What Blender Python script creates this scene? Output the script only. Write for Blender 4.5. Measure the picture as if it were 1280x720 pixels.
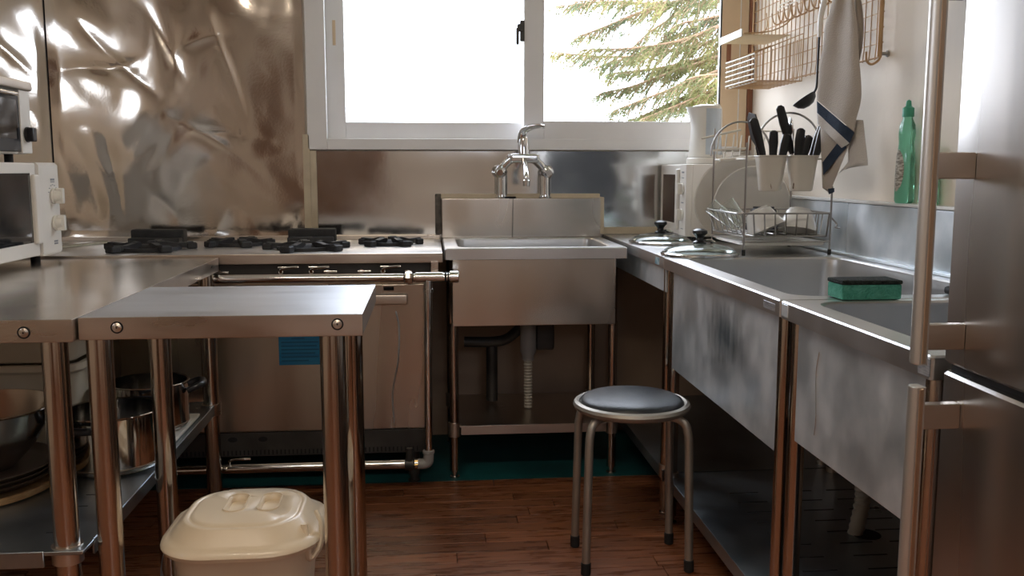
import bpy, bmesh, math, random
from mathutils import Vector, Matrix, noise
random.seed(7)
sc = bpy.context.scene
for o in list(bpy.data.objects): bpy.data.objects.remove(o)
PI = math.pi

# ------------------------------------------------------------------ camera
F, CAMH = 1150.0, 1.08                       # focal length in pixels of a 1280x720 frame, eye height
PITCH = math.atan(148 / F); YAW = math.atan(105 / (F / math.cos(PITCH)))
cam = bpy.data.cameras.new('camera'); camo = bpy.data.objects.new('camera', cam)
sc.collection.objects.link(camo)
cam.sensor_width = 36; cam.lens = F / 1280 * 36; cam.clip_start = 0.02; cam.clip_end = 200
camo.location = (0, 0, CAMH); camo.rotation_euler = (PI / 2 - PITCH, 0, -YAW)
sc.camera = camo

# ------------------------------------------------------------------ view, world, light
vs = sc.view_settings
vs.view_transform = 'Standard'; vs.look = 'None'; vs.gamma = 1; vs.use_curve_mapping = False
vs.exposure = 0.45
SKY = 7.0
w = bpy.data.worlds.new('overcast_sky'); sc.world = w; w.use_nodes = True
bg = w.node_tree.nodes['Background']
bg.inputs[0].default_value = (0.87, 0.945, 1.05, 1); bg.inputs[1].default_value = SKY

def area(name, loc, rot, sx, sy, power=None, col=(1, 1, 1), portal=False):
    l = bpy.data.lights.new(name, 'AREA'); l.shape = 'RECTANGLE'; l.size = sx; l.size_y = sy
    if power: l.energy = power
    l.color = col
    if portal: l.cycles.is_portal = True
    o = bpy.data.objects.new(name, l); sc.collection.objects.link(o); o.location = loc; o.rotation_euler = rot
    return o
area('window_portal', (0.42, 3.80, 1.67), (-PI / 2, 0, 0), 1.66, 0.98, portal=True)
area('window_portal', (-2.12, 1.72, 1.65), (0, -PI / 2, 0), 0.34, 1.12, portal=True)
area('window_portal', (0.60, -1.62, 1.85), (PI / 2, 0, 0), 0.8, 0.6, portal=True)

# ------------------------------------------------------------------ pixel helpers (direction only; the distance comes from a plane)
_cy, _sy, _cp, _sp = math.cos(YAW), math.sin(YAW), math.cos(PITCH), math.sin(PITCH)
FW = Vector((_sy * _cp, _cy * _cp, -_sp)); RT = Vector((_cy, -_sy, 0)); UP = RT.cross(FW); EYE = Vector((0, 0, CAMH))
def ray(x, y): return FW + RT * ((x - 640) / F) + UP * ((360 - y) / F)
def atY(x, y, Y): d = ray(x, y); return EYE + d * (Y / d.y)
def atX(x, y, X): d = ray(x, y); return EYE + d * (X / d.x)
def atZ(x, y, Z): d = ray(x, y); return EYE + d * ((Z - CAMH) / d.z)

# ------------------------------------------------------------------ object helpers
ORG = {}
COL = sc.collection
def link(o): COL.objects.link(o); return o
def tag(o, label=None, cat=None, group=None, kind=None):
    if label: o['label'] = label
    if cat: o['category'] = cat
    if group: o['group'] = group
    if kind: o['kind'] = kind
    return o
def thing(name, label, cat, loc, group=None):
    o = link(bpy.data.objects.new(name, None)); o.location = loc; o.empty_display_size = 0.05
    ORG[o] = Vector(loc); return tag(o, label, cat, group)
def obj(name, bm, m, parent=None, smooth=38, label=None, kind=None):
    """bmesh in world coordinates -> one mesh object (child of parent, or top-level with its origin at its base)"""
    if parent is not None: org = ORG[parent]
    else:
        xs = [v.co.x for v in bm.verts]; ys = [v.co.y for v in bm.verts]; zs = [v.co.z for v in bm.verts]
        org = Vector(((min(xs) + max(xs)) / 2, (min(ys) + max(ys)) / 2, min(zs)))
    bmesh.ops.translate(bm, verts=bm.verts, vec=-org)
    bmesh.ops.recalc_face_normals(bm, faces=bm.faces)
    me = bpy.data.meshes.new(name); bm.to_mesh(me); bm.free()
    if smooth:
        me.shade_smooth(); me.set_sharp_from_angle(angle=math.radians(smooth))
    for q in (m if isinstance(m, (list, tuple)) else [m]): me.materials.append(q)
    o = link(bpy.data.objects.new(name, me)); ORG[o] = org
    if smooth and smooth < 50:                               # flat faces stay flat next to their small bevels
        md = o.modifiers.new('weighted_normals', 'WEIGHTED_NORMAL'); md.keep_sharp = True
    if parent is not None: o.parent = parent
    else: o.location = org
    if label: o['label'] = label
    if kind: o['kind'] = kind
    return o
def struct(name, bm, m, smooth=38): return tag(obj(name, bm, m, None, smooth), kind='structure')
def inst(src, parent, off, name=None, rot=None):
    """another child sharing src's mesh, moved by off"""
    o = link(bpy.data.objects.new(name or src.name.split('.')[0], src.data)); o.parent = parent
    o.location = src.location + Vector(off); ORG[o] = ORG[parent]
    if rot: o.rotation_euler = rot
    return o
def NB(): return bmesh.new()
def box(bm, x0, x1, y0, y1, z0, z1, bev=0.0, seg=2, M=None):
    vs_ = [bm.verts.new((x, y, z)) for x in (x0, x1) for y in (y0, y1) for z in (z0, z1)]
    fs = [bm.faces.new([vs_[i] for i in q]) for q in ((0, 1, 3, 2), (4, 6, 7, 5), (0, 4, 5, 1), (2, 3, 7, 6), (0, 2, 6, 4), (1, 5, 7, 3))]
    geo = set(vs_)
    if bev > 0:
        es = list({e for f in fs for e in f.edges})
        r = bmesh.ops.bevel(bm, geom=es, offset=bev, segments=seg, profile=0.5, affect='EDGES')
        geo = {v for v in r['verts']} | {v for v in vs_ if v.is_valid}
    if M is not None: bmesh.ops.transform(bm, matrix=M, verts=list(geo))
    return bm
def ring(bm, pts): return [bm.verts.new(p) for p in pts]
def loft(bm, rings, cap0=True, cap1=True, closed=False):
    rs = [r if hasattr(r[0], 'co') else ring(bm, r) for r in rings]
    n = len(rs[0]); seq = list(zip(rs, rs[1:])) + ([(rs[-1], rs[0])] if closed else [])
    for a, b in seq:
        for i in range(n): bm.faces.new((a[i], a[(i + 1) % n], b[(i + 1) % n], b[i]))
    if cap0 and not closed: bm.faces.new(rs[0][::-1])
    if cap1 and not closed: bm.faces.new(rs[-1])
    return rs
def tube(bm, pts, r, n=8, closed=False, flat=None):
    P = [Vector(p) for p in pts]; m = len(P); rr = r if isinstance(r, (list, tuple)) else [r] * m
    T = []
    for i in range(m):
        a = P[(i - 1) % m] if (closed or i) else P[0]; b = P[(i + 1) % m] if (closed or i < m - 1) else P[-1]
        T.append((b - a).normalized())
    nrm = T[0].cross(Vector((0, 0, 1)))
    if nrm.length < 1e-3: nrm = T[0].cross(Vector((1, 0, 0)))
    nrm.normalize(); R = []
    for i in range(m):
        nrm = (nrm - T[i] * nrm.dot(T[i])).normalized(); bi = T[i].cross(nrm)
        k = flat or 1.0
        R.append([P[i] + (nrm * math.cos(2 * PI * j / n) + bi * (math.sin(2 * PI * j / n) * k)) * rr[i] for j in range(n)])
    loft(bm, R, closed=closed); return bm
def smoothpath(pts, k=6, closed=False):
    P = [Vector(p) for p in pts]; m = len(P); out = []
    for i in range(m if closed else m - 1):
        a = P[(i - 1) % m] if (closed or i) else P[0] * 2 - P[1]; b = P[i]; c = P[(i + 1) % m]
        d = P[(i + 2) % m] if (closed or i < m - 2) else c * 2 - b
        for j in range(k):
            t = j / k; out.append(0.5 * ((2 * b) + (c - a) * t + (2 * a - 5 * b + 4 * c - d) * t * t + (3 * b - a - 3 * c + d) * t ** 3))
    if not closed: out.append(P[-1])
    return out
def lathe(bm, prof, n=32, c=(0, 0, 0), M=None):
    """revolve (radius, height) pairs about z through c"""
    rs = []; vs0 = []
    for r, z in prof:
        if r < 1e-6: rs.append([bm.verts.new((0, 0, z))])
        else: rs.append([bm.verts.new((r * math.cos(2 * PI * i / n), r * math.sin(2 * PI * i / n), z)) for i in range(n)])
    for q in rs: vs0 += q
    for a, b in zip(rs, rs[1:]):
        if len(a) == 1 and len(b) == 1: continue
        for i in range(n):
            j = (i + 1) % n
            if len(a) == 1: bm.faces.new((a[0], b[j], b[i]))
            elif len(b) == 1: bm.faces.new((a[i], a[j], b[0]))
            else: bm.faces.new((a[i], a[j], b[j], b[i]))
    MM = Matrix.Translation(c) @ (M if M is not None else Matrix.Identity(4))
    bmesh.ops.transform(bm, matrix=MM, verts=vs0); return bm
def cyl(bm, a, b, r, n=16, bev=0.0):
    a = Vector(a); b = Vector(b); L = (b - a).length
    M = (b - a).to_track_quat('Z', 'Y').to_matrix().to_4x4()
    pr = [(0, 0), (r - bev, 0), (r, bev), (r, L - bev), (r - bev, L), (0, L)] if bev else [(0, 0), (r, 0), (r, L), (0, L)]
    return lathe(bm, pr, n, a, M)
def rrect(cx, cy, w_, d_, r, k=5):
    out = []
    for sx, sy, a0 in ((1, 1, 0), (-1, 1, PI / 2), (-1, -1, PI), (1, -1, 1.5 * PI)):
        for i in range(k + 1):
            a = a0 + PI / 2 * i / k
            out.append((cx + sx * (w_ / 2 - r) + r * math.cos(a), cy + sy * (d_ / 2 - r) + r * math.sin(a)))
    return out
def at_z(p, z): return [(x, y, z) for x, y in p]
def prism(bm, poly, fn0, fn1):
    loft(bm, [[fn0(*p) for p in poly], [fn1(*p) for p in poly]]); return bm
def xf(bm, M): bmesh.ops.transform(bm, matrix=M, verts=bm.verts); return bm

# ------------------------------------------------------------------ procedural materials
def mat(name, c1, c2=None, rough=0.5, metal=0.0, scale=6, stretch=(1, 1, 1), detail=5, lo=0.35, hi=0.65, rvar=0.0,
        bump=0.0, bscale=None, bstretch=None, coat=0.0, trans=0.0, ior=1.45, rand=0.0, emit=None, estr=1, spec=0.5, alpha=1.0, aniso=0.0):
    m = bpy.data.materials.new(name); m.use_nodes = True; nt = m.node_tree; N = nt.nodes; L = nt.links
    p = N['Principled BSDF']; p.inputs['Roughness'].default_value = rough; p.inputs['Metallic'].default_value = metal
    p.inputs['Base Color'].default_value = (*c1, 1); p.inputs['Coat Weight'].default_value = coat
    p.inputs['Transmission Weight'].default_value = trans; p.inputs['IOR'].default_value = ior
    p.inputs['Specular IOR Level'].default_value = spec; p.inputs['Alpha'].default_value = alpha
    if aniso: p.inputs['Anisotropic'].default_value = aniso
    if emit: p.inputs['Emission Color'].default_value = (*emit, 1); p.inputs['Emission Strength'].default_value = estr
    tc = N.new('ShaderNodeTexCoord')
    def noisetex(sc_, st, det):
        mp = N.new('ShaderNodeMapping'); mp.inputs['Scale'].default_value = st; L.new(tc.outputs['Object'], mp.inputs[0])
        if rand:
            oi = N.new('ShaderNodeObjectInfo'); cb = N.new('ShaderNodeCombineXYZ'); mu = N.new('ShaderNodeMath'); mu.operation = 'MULTIPLY'
            mu.inputs[1].default_value = 40; L.new(oi.outputs['Random'], mu.inputs[0])
            for i in range(3): L.new(mu.outputs[0], cb.inputs[i])
            L.new(cb.outputs[0], mp.inputs['Location'])
        t = N.new('ShaderNodeTexNoise'); t.inputs['Scale'].default_value = sc_; t.inputs['Detail'].default_value = det
        L.new(mp.outputs[0], t.inputs['Vector']); return t
    if c2 is not None:
        t = noisetex(scale, stretch, detail); r = N.new('ShaderNodeValToRGB')
        r.color_ramp.elements[0].position = lo; r.color_ramp.elements[1].position = hi
        r.color_ramp.elements[0].color = (*c1, 1); r.color_ramp.elements[1].color = (*c2, 1)
        L.new(t.outputs[0], r.inputs[0]); col = r.outputs[0]
        if rand:
            oi = N.new('ShaderNodeObjectInfo'); mr = N.new('ShaderNodeMapRange')
            mr.inputs['To Min'].default_value = 1 - rand; mr.inputs['To Max'].default_value = 1 + rand
            L.new(oi.outputs['Random'], mr.inputs['Value'])
            hs = N.new('ShaderNodeHueSaturation'); L.new(mr.outputs[0], hs.inputs['Value']); L.new(col, hs.inputs['Color']); col = hs.outputs[0]
        L.new(col, p.inputs['Base Color'])
        if rvar:
            mr = N.new('ShaderNodeMapRange'); mr.inputs['From Min'].default_value = 0.3; mr.inputs['From Max'].default_value = 0.7
            mr.inputs['To Min'].default_value = max(0.02, rough - rvar); mr.inputs['To Max'].default_value = min(1, rough + rvar)
            L.new(t.outputs[0], mr.inputs['Value']); L.new(mr.outputs[0], p.inputs['Roughness'])
    if bump:
        t2 = noisetex(bscale or scale * 4, bstretch or stretch, 3 if (bscale or 40) > 10 else 0.5); b = N.new('ShaderNodeBump')
        b.inputs['Strength'].default_value = bump; b.inputs['Distance'].default_value = 0.01
        L.new(t2.outputs[0], b.inputs['Height']); L.new(b.outputs[0], p.inputs['Normal'])
    return m
M = {}
M['wall'] = mat('cream_wall_paint', (0.76, 0.68, 0.58), (0.81, 0.73, 0.63), 0.75, scale=2.2, bump=0.06, bscale=40)
M['wall_low'] = mat('beige_wall_shade_tone', (0.33, 0.235, 0.17), (0.40, 0.29, 0.215), 0.7, scale=3, bump=0.08, bscale=30)  # darkened beige: shade below the worktops is in this colour
M['ceil'] = mat('ceiling_paint', (0.72, 0.68, 0.62), (0.78, 0.74, 0.68), 0.85, scale=2)
M['wood'] = mat('floor_board_wood', (0.14, 0.048, 0.02), (0.29, 0.108, 0.047), 0.3, scale=5, stretch=(1.6, 14, 6), rvar=0.08, rand=0.22, bump=0.12, bscale=14, bstretch=(1.5, 20, 6))
M['joint'] = mat('floor_joint', (0.03, 0.013, 0.008), (0.05, 0.02, 0.012), 0.6, scale=10)
M['teal'] = mat('teal_floor_paint', (0.008, 0.1, 0.105), (0.005, 0.05, 0.055), 0.5, scale=5, bump=0.05)
M['sheet'] = mat('crumpled_steel_sheet', (0.62, 0.575, 0.52), (0.7, 0.655, 0.6), 0.13, 1.0, scale=3, rvar=0.07, bump=0.015, bscale=120)
M['sheetflat'] = mat('flat_steel_sheet', (0.62, 0.62, 0.61), (0.7, 0.7, 0.69), 0.11, 1.0, scale=3, rvar=0.06, bump=0.006, bscale=40)
M['top'] = mat('worn_steel_top', (0.6, 0.59, 0.575), (0.68, 0.67, 0.66), 0.36, 1.0, scale=4, stretch=(1, 1.6, 1), rvar=0.06, bump=0.015, bscale=60, bstretch=(1, 2, 1))
M['top_a'] = mat('polished_steel_top', (0.66, 0.61, 0.55), (0.73, 0.68, 0.62), 0.2, 1.0, scale=4, rvar=0.06, bump=0.012, bscale=50)
M['top_b'] = mat('scoured_steel_top', (0.56, 0.58, 0.61), (0.66, 0.68, 0.71), 0.44, 1.0, scale=7, stretch=(0.4, 2, 1), rvar=0.08, bump=0.03, bscale=40, bstretch=(0.6, 3, 1))
M['lip'] = mat('brushed_steel_edge', (0.54, 0.475, 0.41), (0.63, 0.56, 0.49), 0.34, 1.0, scale=5, stretch=(1, 1, 3), rvar=0.08, bump=0.03, bscale=50)
M['panel'] = mat('scratched_steel_panel', (0.58, 0.65, 0.69), (0.84, 0.87, 0.89), 0.44, 0.80, scale=9, stretch=(1, 1, 0.8), detail=9, lo=0.30, hi=0.66, rvar=0.12, bump=0.10, bscale=4, bstretch=(1, 1.5, 0.8))
M['apron'] = mat('brushed_steel_apron', (0.56, 0.51, 0.45), (0.66, 0.61, 0.55), 0.25, 1.0, scale=3, stretch=(2.0, 1, 0.7), detail=2, lo=.2, hi=.8, rvar=0.06, bump=0.10, bscale=3, bstretch=(2.2, 1, 0.7))
M['stove'] = mat('stove_steel_panel', (0.5, 0.435, 0.37), (0.64, 0.57, 0.49), 0.28, 1.0, scale=2.5, stretch=(3.5, 1, 0.4), detail=2, lo=.2, hi=.8, rvar=0.06, bump=0.25, bscale=3, bstretch=(3, 1, 0.35))
M['basin'] = mat('sink_basin_steel', (0.56, 0.56, 0.56), (0.64, 0.64, 0.63), 0.38, 1.0, scale=5, rvar=0.06, bump=0.03, bscale=60)
M['leg'] = mat('steel_tube_leg', (0.44, 0.375, 0.32), (0.53, 0.46, 0.4), 0.15, 1.0, scale=6, stretch=(1, 1, 0.3), rvar=0.08)
M['shelf'] = mat('dull_steel_shelf', (0.28, 0.33, 0.37), (0.42, 0.47, 0.5), 0.36, 1.0, scale=5, rvar=0.1, bump=0.03, bscale=30)
M['chrome'] = mat('chrome', (0.72, 0.72, 0.72), (0.80, 0.80, 0.80), 0.09, 1.0, scale=8)
M['stool_tube'] = mat('stool_grey_tube', (0.36, 0.33, 0.29), (0.44, 0.41, 0.36), 0.45, 0.75, scale=8)
M['fridge'] = mat('fridge_steel', (0.56, 0.53, 0.5), (0.62, 0.59, 0.56), 0.28, 1.0, scale=1.5, stretch=(1, 1, 0.3), detail=2, lo=.2, hi=.8, rvar=0.03)
M['fridge_dark'] = mat('fridge_grey_body', (0.09, 0.09, 0.095), (0.12, 0.12, 0.125), 0.5, scale=5)
M['handle'] = mat('handle_aluminium', (0.58, 0.55, 0.51), (0.64, 0.61, 0.57), 0.36, 0.8, scale=5, stretch=(1, 1, 0.2), rvar=0.05)
M['handle_trim'] = mat('handle_side_strip', (0.66, 0.52, 0.38), (0.72, 0.57, 0.43), 0.3, 1.0, scale=8)
M['slot'] = mat('dark_slot', (0.006, 0.006, 0.007), (0.012, 0.012, 0.013), 0.8, scale=10)
M['iron'] = mat('cast_iron', (0.012, 0.013, 0.015), (0.030, 0.031, 0.033), 0.55, scale=20, bump=0.2, bscale=150)
M['blackp'] = mat('black_plastic', (0.012, 0.012, 0.014), (0.022, 0.022, 0.024), 0.30, scale=10)
M['rubber'] = mat('black_rubber', (0.010, 0.010, 0.010), (0.02, 0.02, 0.02), 0.7, scale=10)
M['vinyl'] = mat('black_vinyl', (0.020, 0.023, 0.028), (0.030, 0.034, 0.040), 0.36, scale=6, bump=0.12, bscale=220)
M['white'] = mat('white_plastic', (0.72, 0.69, 0.63), (0.77, 0.74, 0.68), 0.38, scale=5)
M['mwwhite'] = mat('microwave_white_enamel', (0.74, 0.70, 0.65), (0.79, 0.755, 0.70), 0.35, scale=4)
M['cream'] = mat('cream_plastic', (0.76, 0.635, 0.46), (0.8, 0.68, 0.51), 0.33, scale=4, coat=0.2)
M['tub'] = mat('milky_tub_plastic', (0.62, 0.56, 0.44), (0.68, 0.62, 0.50), 0.4, scale=4)
M['frame'] = mat('window_aluminium_paint', (0.8, 0.79, 0.79), (0.85, 0.84, 0.84), 0.45, scale=5)
M['frame_dark'] = mat('window_gasket', (0.05, 0.05, 0.055), (0.08, 0.08, 0.085), 0.6, scale=10)
M['casing'] = mat('tan_paint_warm_light', (0.66, 0.50, 0.33), (0.73, 0.57, 0.39), 0.5, scale=5)  # tan also carries the warm light on the right window frame
M['browntrim'] = mat('brown_wood_trim', (0.22, 0.09, 0.05), (0.30, 0.13, 0.07), 0.5, scale=8, stretch=(4, 4, 0.6))
M['tape'] = mat('beige_tape', (0.56, 0.47, 0.34), (0.64, 0.55, 0.41), 0.55, scale=14, bump=0.1, bscale=60)
M['grime'] = mat('dark_sealant', (0.05, 0.045, 0.04), (0.16, 0.14, 0.12), 0.7, scale=25, bump=0.3)
M['caulk'] = mat('white_ledge_paint', (0.72, 0.71, 0.69), (0.80, 0.79, 0.77), 0.45, scale=6)
M['window_dark'] = mat('dark_oven_glass', (0.012, 0.014, 0.016), (0.022, 0.024, 0.026), 0.06, scale=4, coat=0.4)
M['wire'] = mat('tan_coated_wire', (0.42, 0.25, 0.12), (0.58, 0.38, 0.20), 0.4, scale=9)
M['wire_white'] = mat('white_coated_wire', (0.70, 0.66, 0.58), (0.78, 0.74, 0.66), 0.38, scale=9)
M['rackwire'] = mat('rack_steel_wire', (0.34, 0.32, 0.30), (0.44, 0.42, 0.40), 0.3, 1.0, scale=9)
M['ceramic'] = mat('white_ceramic', (0.76, 0.74, 0.70), (0.80, 0.78, 0.74), 0.12, scale=4, coat=0.3)
M['plate'] = mat('cream_melamine', (0.66, 0.62, 0.56), (0.71, 0.67, 0.61), 0.3, scale=4)
M['cup'] = mat('beige_cutlery_cup_plastic', (0.64, 0.59, 0.52), (0.69, 0.64, 0.57), 0.4, scale=5)
M['glass'] = mat('clear_glass', (0.95, 0.98, 0.97), None, 0.02, trans=1.0, ior=1.45)
M['kettle_window'] = mat('kettle_grey_blue_plastic', (0.48, 0.54, 0.6), (0.54, 0.6, 0.66), 0.25, scale=5)
M['steelpot'] = mat('polished_pot_steel', (0.60, 0.57, 0.53), (0.66, 0.63, 0.59), 0.10, 1.0, scale=6, rvar=0.03)
M['bowlsteel'] = mat('mixing_bowl_steel', (0.55, 0.52, 0.47), (0.62, 0.58, 0.53), 0.16, 1.0, scale=8, rvar=0.05)
M['tray'] = mat('brown_tray', (0.07, 0.05, 0.035), (0.11, 0.08, 0.06), 0.35, scale=6)
M['wicker'] = mat('wicker', (0.42, 0.24, 0.10), (0.58, 0.36, 0.17), 0.55, scale=40, stretch=(1, 1, 4), bump=0.4, bscale=90)
M['towel'] = mat('towel_cotton', (0.44, 0.385, 0.33), (0.50, 0.44, 0.385), 0.9, scale=5, bump=0.25, bscale=300)
M['towel_white'] = mat('towel_white_back', (0.58, 0.54, 0.50), (0.63, 0.59, 0.55), 0.9, scale=5, bump=0.25, bscale=300)
M['navy'] = mat('navy_stripe', (0.018, 0.030, 0.055), (0.03, 0.045, 0.075), 0.9, scale=40, bump=0.2, bscale=300)
M['soap'] = mat('green_soap', (0.32, 0.82, 0.60), None, 0.08, trans=0.88, ior=1.36)
M['soapcap'] = mat('green_cap', (0.06, 0.34, 0.22), (0.08, 0.40, 0.27), 0.35, scale=6)
M['soapclear'] = mat('pale_green_plastic', (0.45, 0.80, 0.62), None, 0.15, trans=0.7, ior=1.4)
M['labelm'] = mat('faded_dark_label', (0.20, 0.17, 0.13), (0.55, 0.50, 0.42), 0.5, scale=70, stretch=(1, 1, 3), lo=0.42, hi=0.6)
M['sponge'] = mat('green_sponge', (0.05, 0.26, 0.19), (0.09, 0.34, 0.26), 0.95, scale=60, bump=0.6, bscale=220)
M['scour'] = mat('black_scouring_pad', (0.006, 0.010, 0.009), (0.02, 0.03, 0.027), 0.95, scale=90, bump=0.9, bscale=260)
M['sticker'] = mat('blue_sticker', (0.008, 0.11, 0.24), (0.015, 0.16, 0.30), 0.45, scale=3, stretch=(1, 1, 40))
M['stickertext'] = mat('blue_print', (0.004, 0.06, 0.14), (0.006, 0.075, 0.16), 0.5, scale=10)
M['bluelabel'] = mat('pale_blue_label', (0.10, 0.25, 0.33), (0.55, 0.62, 0.62), 0.45, scale=60)
M['greylabel'] = mat('grey_nameplate', (0.16, 0.17, 0.19), (0.30, 0.31, 0.33), 0.35, scale=60, stretch=(1, 1, 6))
M['pvc'] = mat('grey_pvc_pipe', (0.26, 0.25, 0.24), (0.33, 0.32, 0.30), 0.5, scale=8)
M['hose'] = mat('corrugated_hose', (0.34, 0.31, 0.26), (0.42, 0.39, 0.33), 0.45, scale=12)
M['brass'] = mat('brass', (0.50, 0.33, 0.12), (0.60, 0.42, 0.18), 0.35, 1.0, scale=20)
M['bark'] = mat('conifer_bark', (0.20, 0.12, 0.07), (0.34, 0.22, 0.14), 0.9, scale=12, stretch=(1, 1, 0.3), bump=0.5)
M['bluebag'] = mat('blue_plastic_film', (0.22, 0.38, 0.58), (0.30, 0.46, 0.64), 0.3, scale=9)
M['darkmetal'] = mat('dark_grey_metal', (0.05, 0.047, 0.043), (0.08, 0.075, 0.07), 0.45, 0.6, scale=8)
M['doorwood'] = mat('door_wood', (0.16, 0.085, 0.045), (0.24, 0.13, 0.07), 0.5, scale=4, stretch=(6, 6, 0.5))
M['ground'] = mat('outside_grass', (0.10, 0.16, 0.05), (0.20, 0.24, 0.09), 0.95, scale=2, bump=0.5)
M['diffuser'] = mat('lamp_tube', (0.9, 0.9, 0.9), None, 0.5, emit=(1.0, 0.86, 0.68), estr=6.0)
def needles_mat():
    m = bpy.data.materials.new('conifer_needles'); m.use_nodes = True; N = m.node_tree.nodes; L = m.node_tree.links
    out = N['Material Output']; N.remove(N['Principled BSDF'])
    t = N.new('ShaderNodeTexNoise'); t.inputs['Scale'].default_value = 3.5; tc = N.new('ShaderNodeTexCoord'); L.new(tc.outputs['Object'], t.inputs['Vector'])
    r = N.new('ShaderNodeValToRGB'); r.color_ramp.elements[0].position = 0.38; r.color_ramp.elements[1].position = 0.64
    r.color_ramp.elements[0].color = (0.12, 0.15, 0.085, 1); r.color_ramp.elements[1].color = (0.30, 0.29, 0.12, 1)
    L.new(t.outputs[0], r.inputs[0])
    d = N.new('ShaderNodeBsdfDiffuse'); tr = N.new('ShaderNodeBsdfTranslucent'); mx = N.new('ShaderNodeMixShader'); mx.inputs[0].default_value = 0.45
    L.new(r.outputs[0], d.inputs[0]); L.new(r.outputs[0], tr.inputs[0]); L.new(d.outputs[0], mx.inputs[1]); L.new(tr.outputs[0], mx.inputs[2])
    L.new(mx.outputs[0], out.inputs[0]); return m
M['needles'] = needles_mat()
def thin_glass(name, tint, refl=1.0):
    """thin sheet: clear transmission plus Fresnel reflection"""
    m = bpy.data.materials.new(name); m.use_nodes = True; N = m.node_tree.nodes; L = m.node_tree.links
    out = N['Material Output']; N.remove(N['Principled BSDF'])
    a = N.new('ShaderNodeBsdfTransparent'); a.inputs[0].default_value = (*tint, 1)
    g = N.new('ShaderNodeBsdfGlossy'); g.inputs['Roughness'].default_value = 0.02
    fr = N.new('ShaderNodeFresnel'); ge = N.new('ShaderNodeNewGeometry'); mr = N.new('ShaderNodeMapRange')   # the same air-to-glass reflectance on both faces of the sheet
    mr.inputs['To Min'].default_value = 1.45; mr.inputs['To Max'].default_value = 1 / 1.45; L.new(ge.outputs['Backfacing'], mr.inputs['Value']); L.new(mr.outputs[0], fr.inputs['IOR'])
    mx = N.new('ShaderNodeMixShader'); L.new(fr.outputs[0], mx.inputs[0]); L.new(a.outputs[0], mx.inputs[1]); L.new(g.outputs[0], mx.inputs[2])
    L.new(mx.outputs[0], out.inputs[0]); return m
M['pane'] = thin_glass('window_pane_glass', (0.97, 0.97, 0.985))
M['thinglass'] = thin_glass('thin_green_glass', (0.90, 0.94, 0.93))

# ================================================================== THE SETTING
XL, XR, YB, YF, ZC = -2.10, 1.30, 3.68, -1.60, 2.50
WX0, WX1, WZ0, WZ1 = -0.40, 1.245, 1.19, 2.15           # window opening in the back wall
bm = NB(); box(bm, XL - .15, XR + .15, YF - .15, YB + .15, -0.12, -0.012); flo = struct('floor', bm, M['joint'], 0)
# boards laid left to right: those in view are pieces, the rest of the floor is one slab further back
bm = NB(); box(bm, XL, XR, YF, 1.55, -0.012, 0.0); obj('floor_slab', bm, M['wood'], flo, 0)
PW = 0.068; protos = []
for ln in (0.62, 0.90, 1.16):
    bm = NB(); box(bm, 0, ln - 0.0022, 0, PW - 0.002, -0.012, 0.0, 0.0012, 1); protos.append((ln, bm))
first = {}
row = 0; y = 1.55
while y < 3.06:
    x = XL - random.random() * 0.8
    while x < XR:
        ln, pb = random.choice(protos)
        x0 = x; x1 = x + ln
        if x1 > XL + 0.05 and x0 < XR - 0.05:
            if x0 >= XL and x1 <= XR:
                if ln not in first:
                    b2 = pb.copy(); o = obj('floor_board', b2, M['wood'], flo, 0); first[ln] = o
                    o.location = Vector((x0, y, 0)) - Vector((0, 0, 0)); base = o.location.copy()
                else:
                    o = inst(first[ln], flo, (0, 0, 0), 'floor_board'); o.location = Vector((x0, y, 0))
            else:
                b2 = NB(); box(b2, max(x0, XL), min(x1, XR) - 0.0022, y, y + PW - 0.002, -0.012, 0.0, 0.0012, 1); obj('floor_board', b2, M['wood'], flo, 0)
        x = x1
    y += PW; row += 1
for ln, pb in protos: pb.free()
yend = y
bm = NB(); box(bm, XL, XR, yend, YB, -0.012, 0.001); obj('painted_strip', bm, M['teal'], flo, 0, label='teal painted floor strip under the stove and sink')

def holed_wall(name, axis, u0, u1, z0, z1, hu0, hu1, hz0, hz1, w0, w1, m):
    bm = NB()
    for a0, a1, b0, b1 in ((u0, hu0, z0, z1), (hu1, u1, z0, z1), (hu0, hu1, z0, hz0), (hu0, hu1, hz1, z1)):
        if axis == 'x': box(bm, a0, a1, w0, w1, b0, b1)
        else: box(bm, w0, w1, a0, a1, b0, b1)
    return struct(name, bm, m, 0)
wall_back = holed_wall('wall_back', 'x', XL - .15, XR + .15, -0.012, ZC, WX0, WX1, WZ0, WZ1, YB, YB + 0.15, M['wall'])
wall_left = holed_wall('wall_left', 'y', YF - .15, YB, -0.012, ZC, 1.16, 2.28, 1.48, 1.82, XL - .15, XL, M['wall'])
bm = NB(); box(bm, XR, XR + .15, YF - .15, YB, -0.012, ZC); wall_right = struct('wall_right', bm, M['wall'], 0)
wall_front = holed_wall('wall_front', 'x', XL - .15, XR + .15, -0.012, ZC, 0.2, 1.0, 1.55, 2.15, YF - .15, YF, M['wall'])
bm = NB(); box(bm, XL - .15, XR + .15, YF - .15, YB + .15, ZC, ZC + 0.1); struct('ceiling', bm, M['ceil'], 0)
# lower walls: beige, with the shade below the worktops put into the colour
bm = NB(); box(bm, XL, XR, YB - 0.004, YB - 0.0005, 0.002, 0.80); obj('shaded_wall', bm, M['wall_low'], wall_back, 0)
bm = NB(); box(bm, XR - 0.004, XR - 0.0005, 0.3, YB - 0.004, 0.002, 0.80); obj('shaded_wall', bm, M['wall_low'], wall_right, 0)

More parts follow.
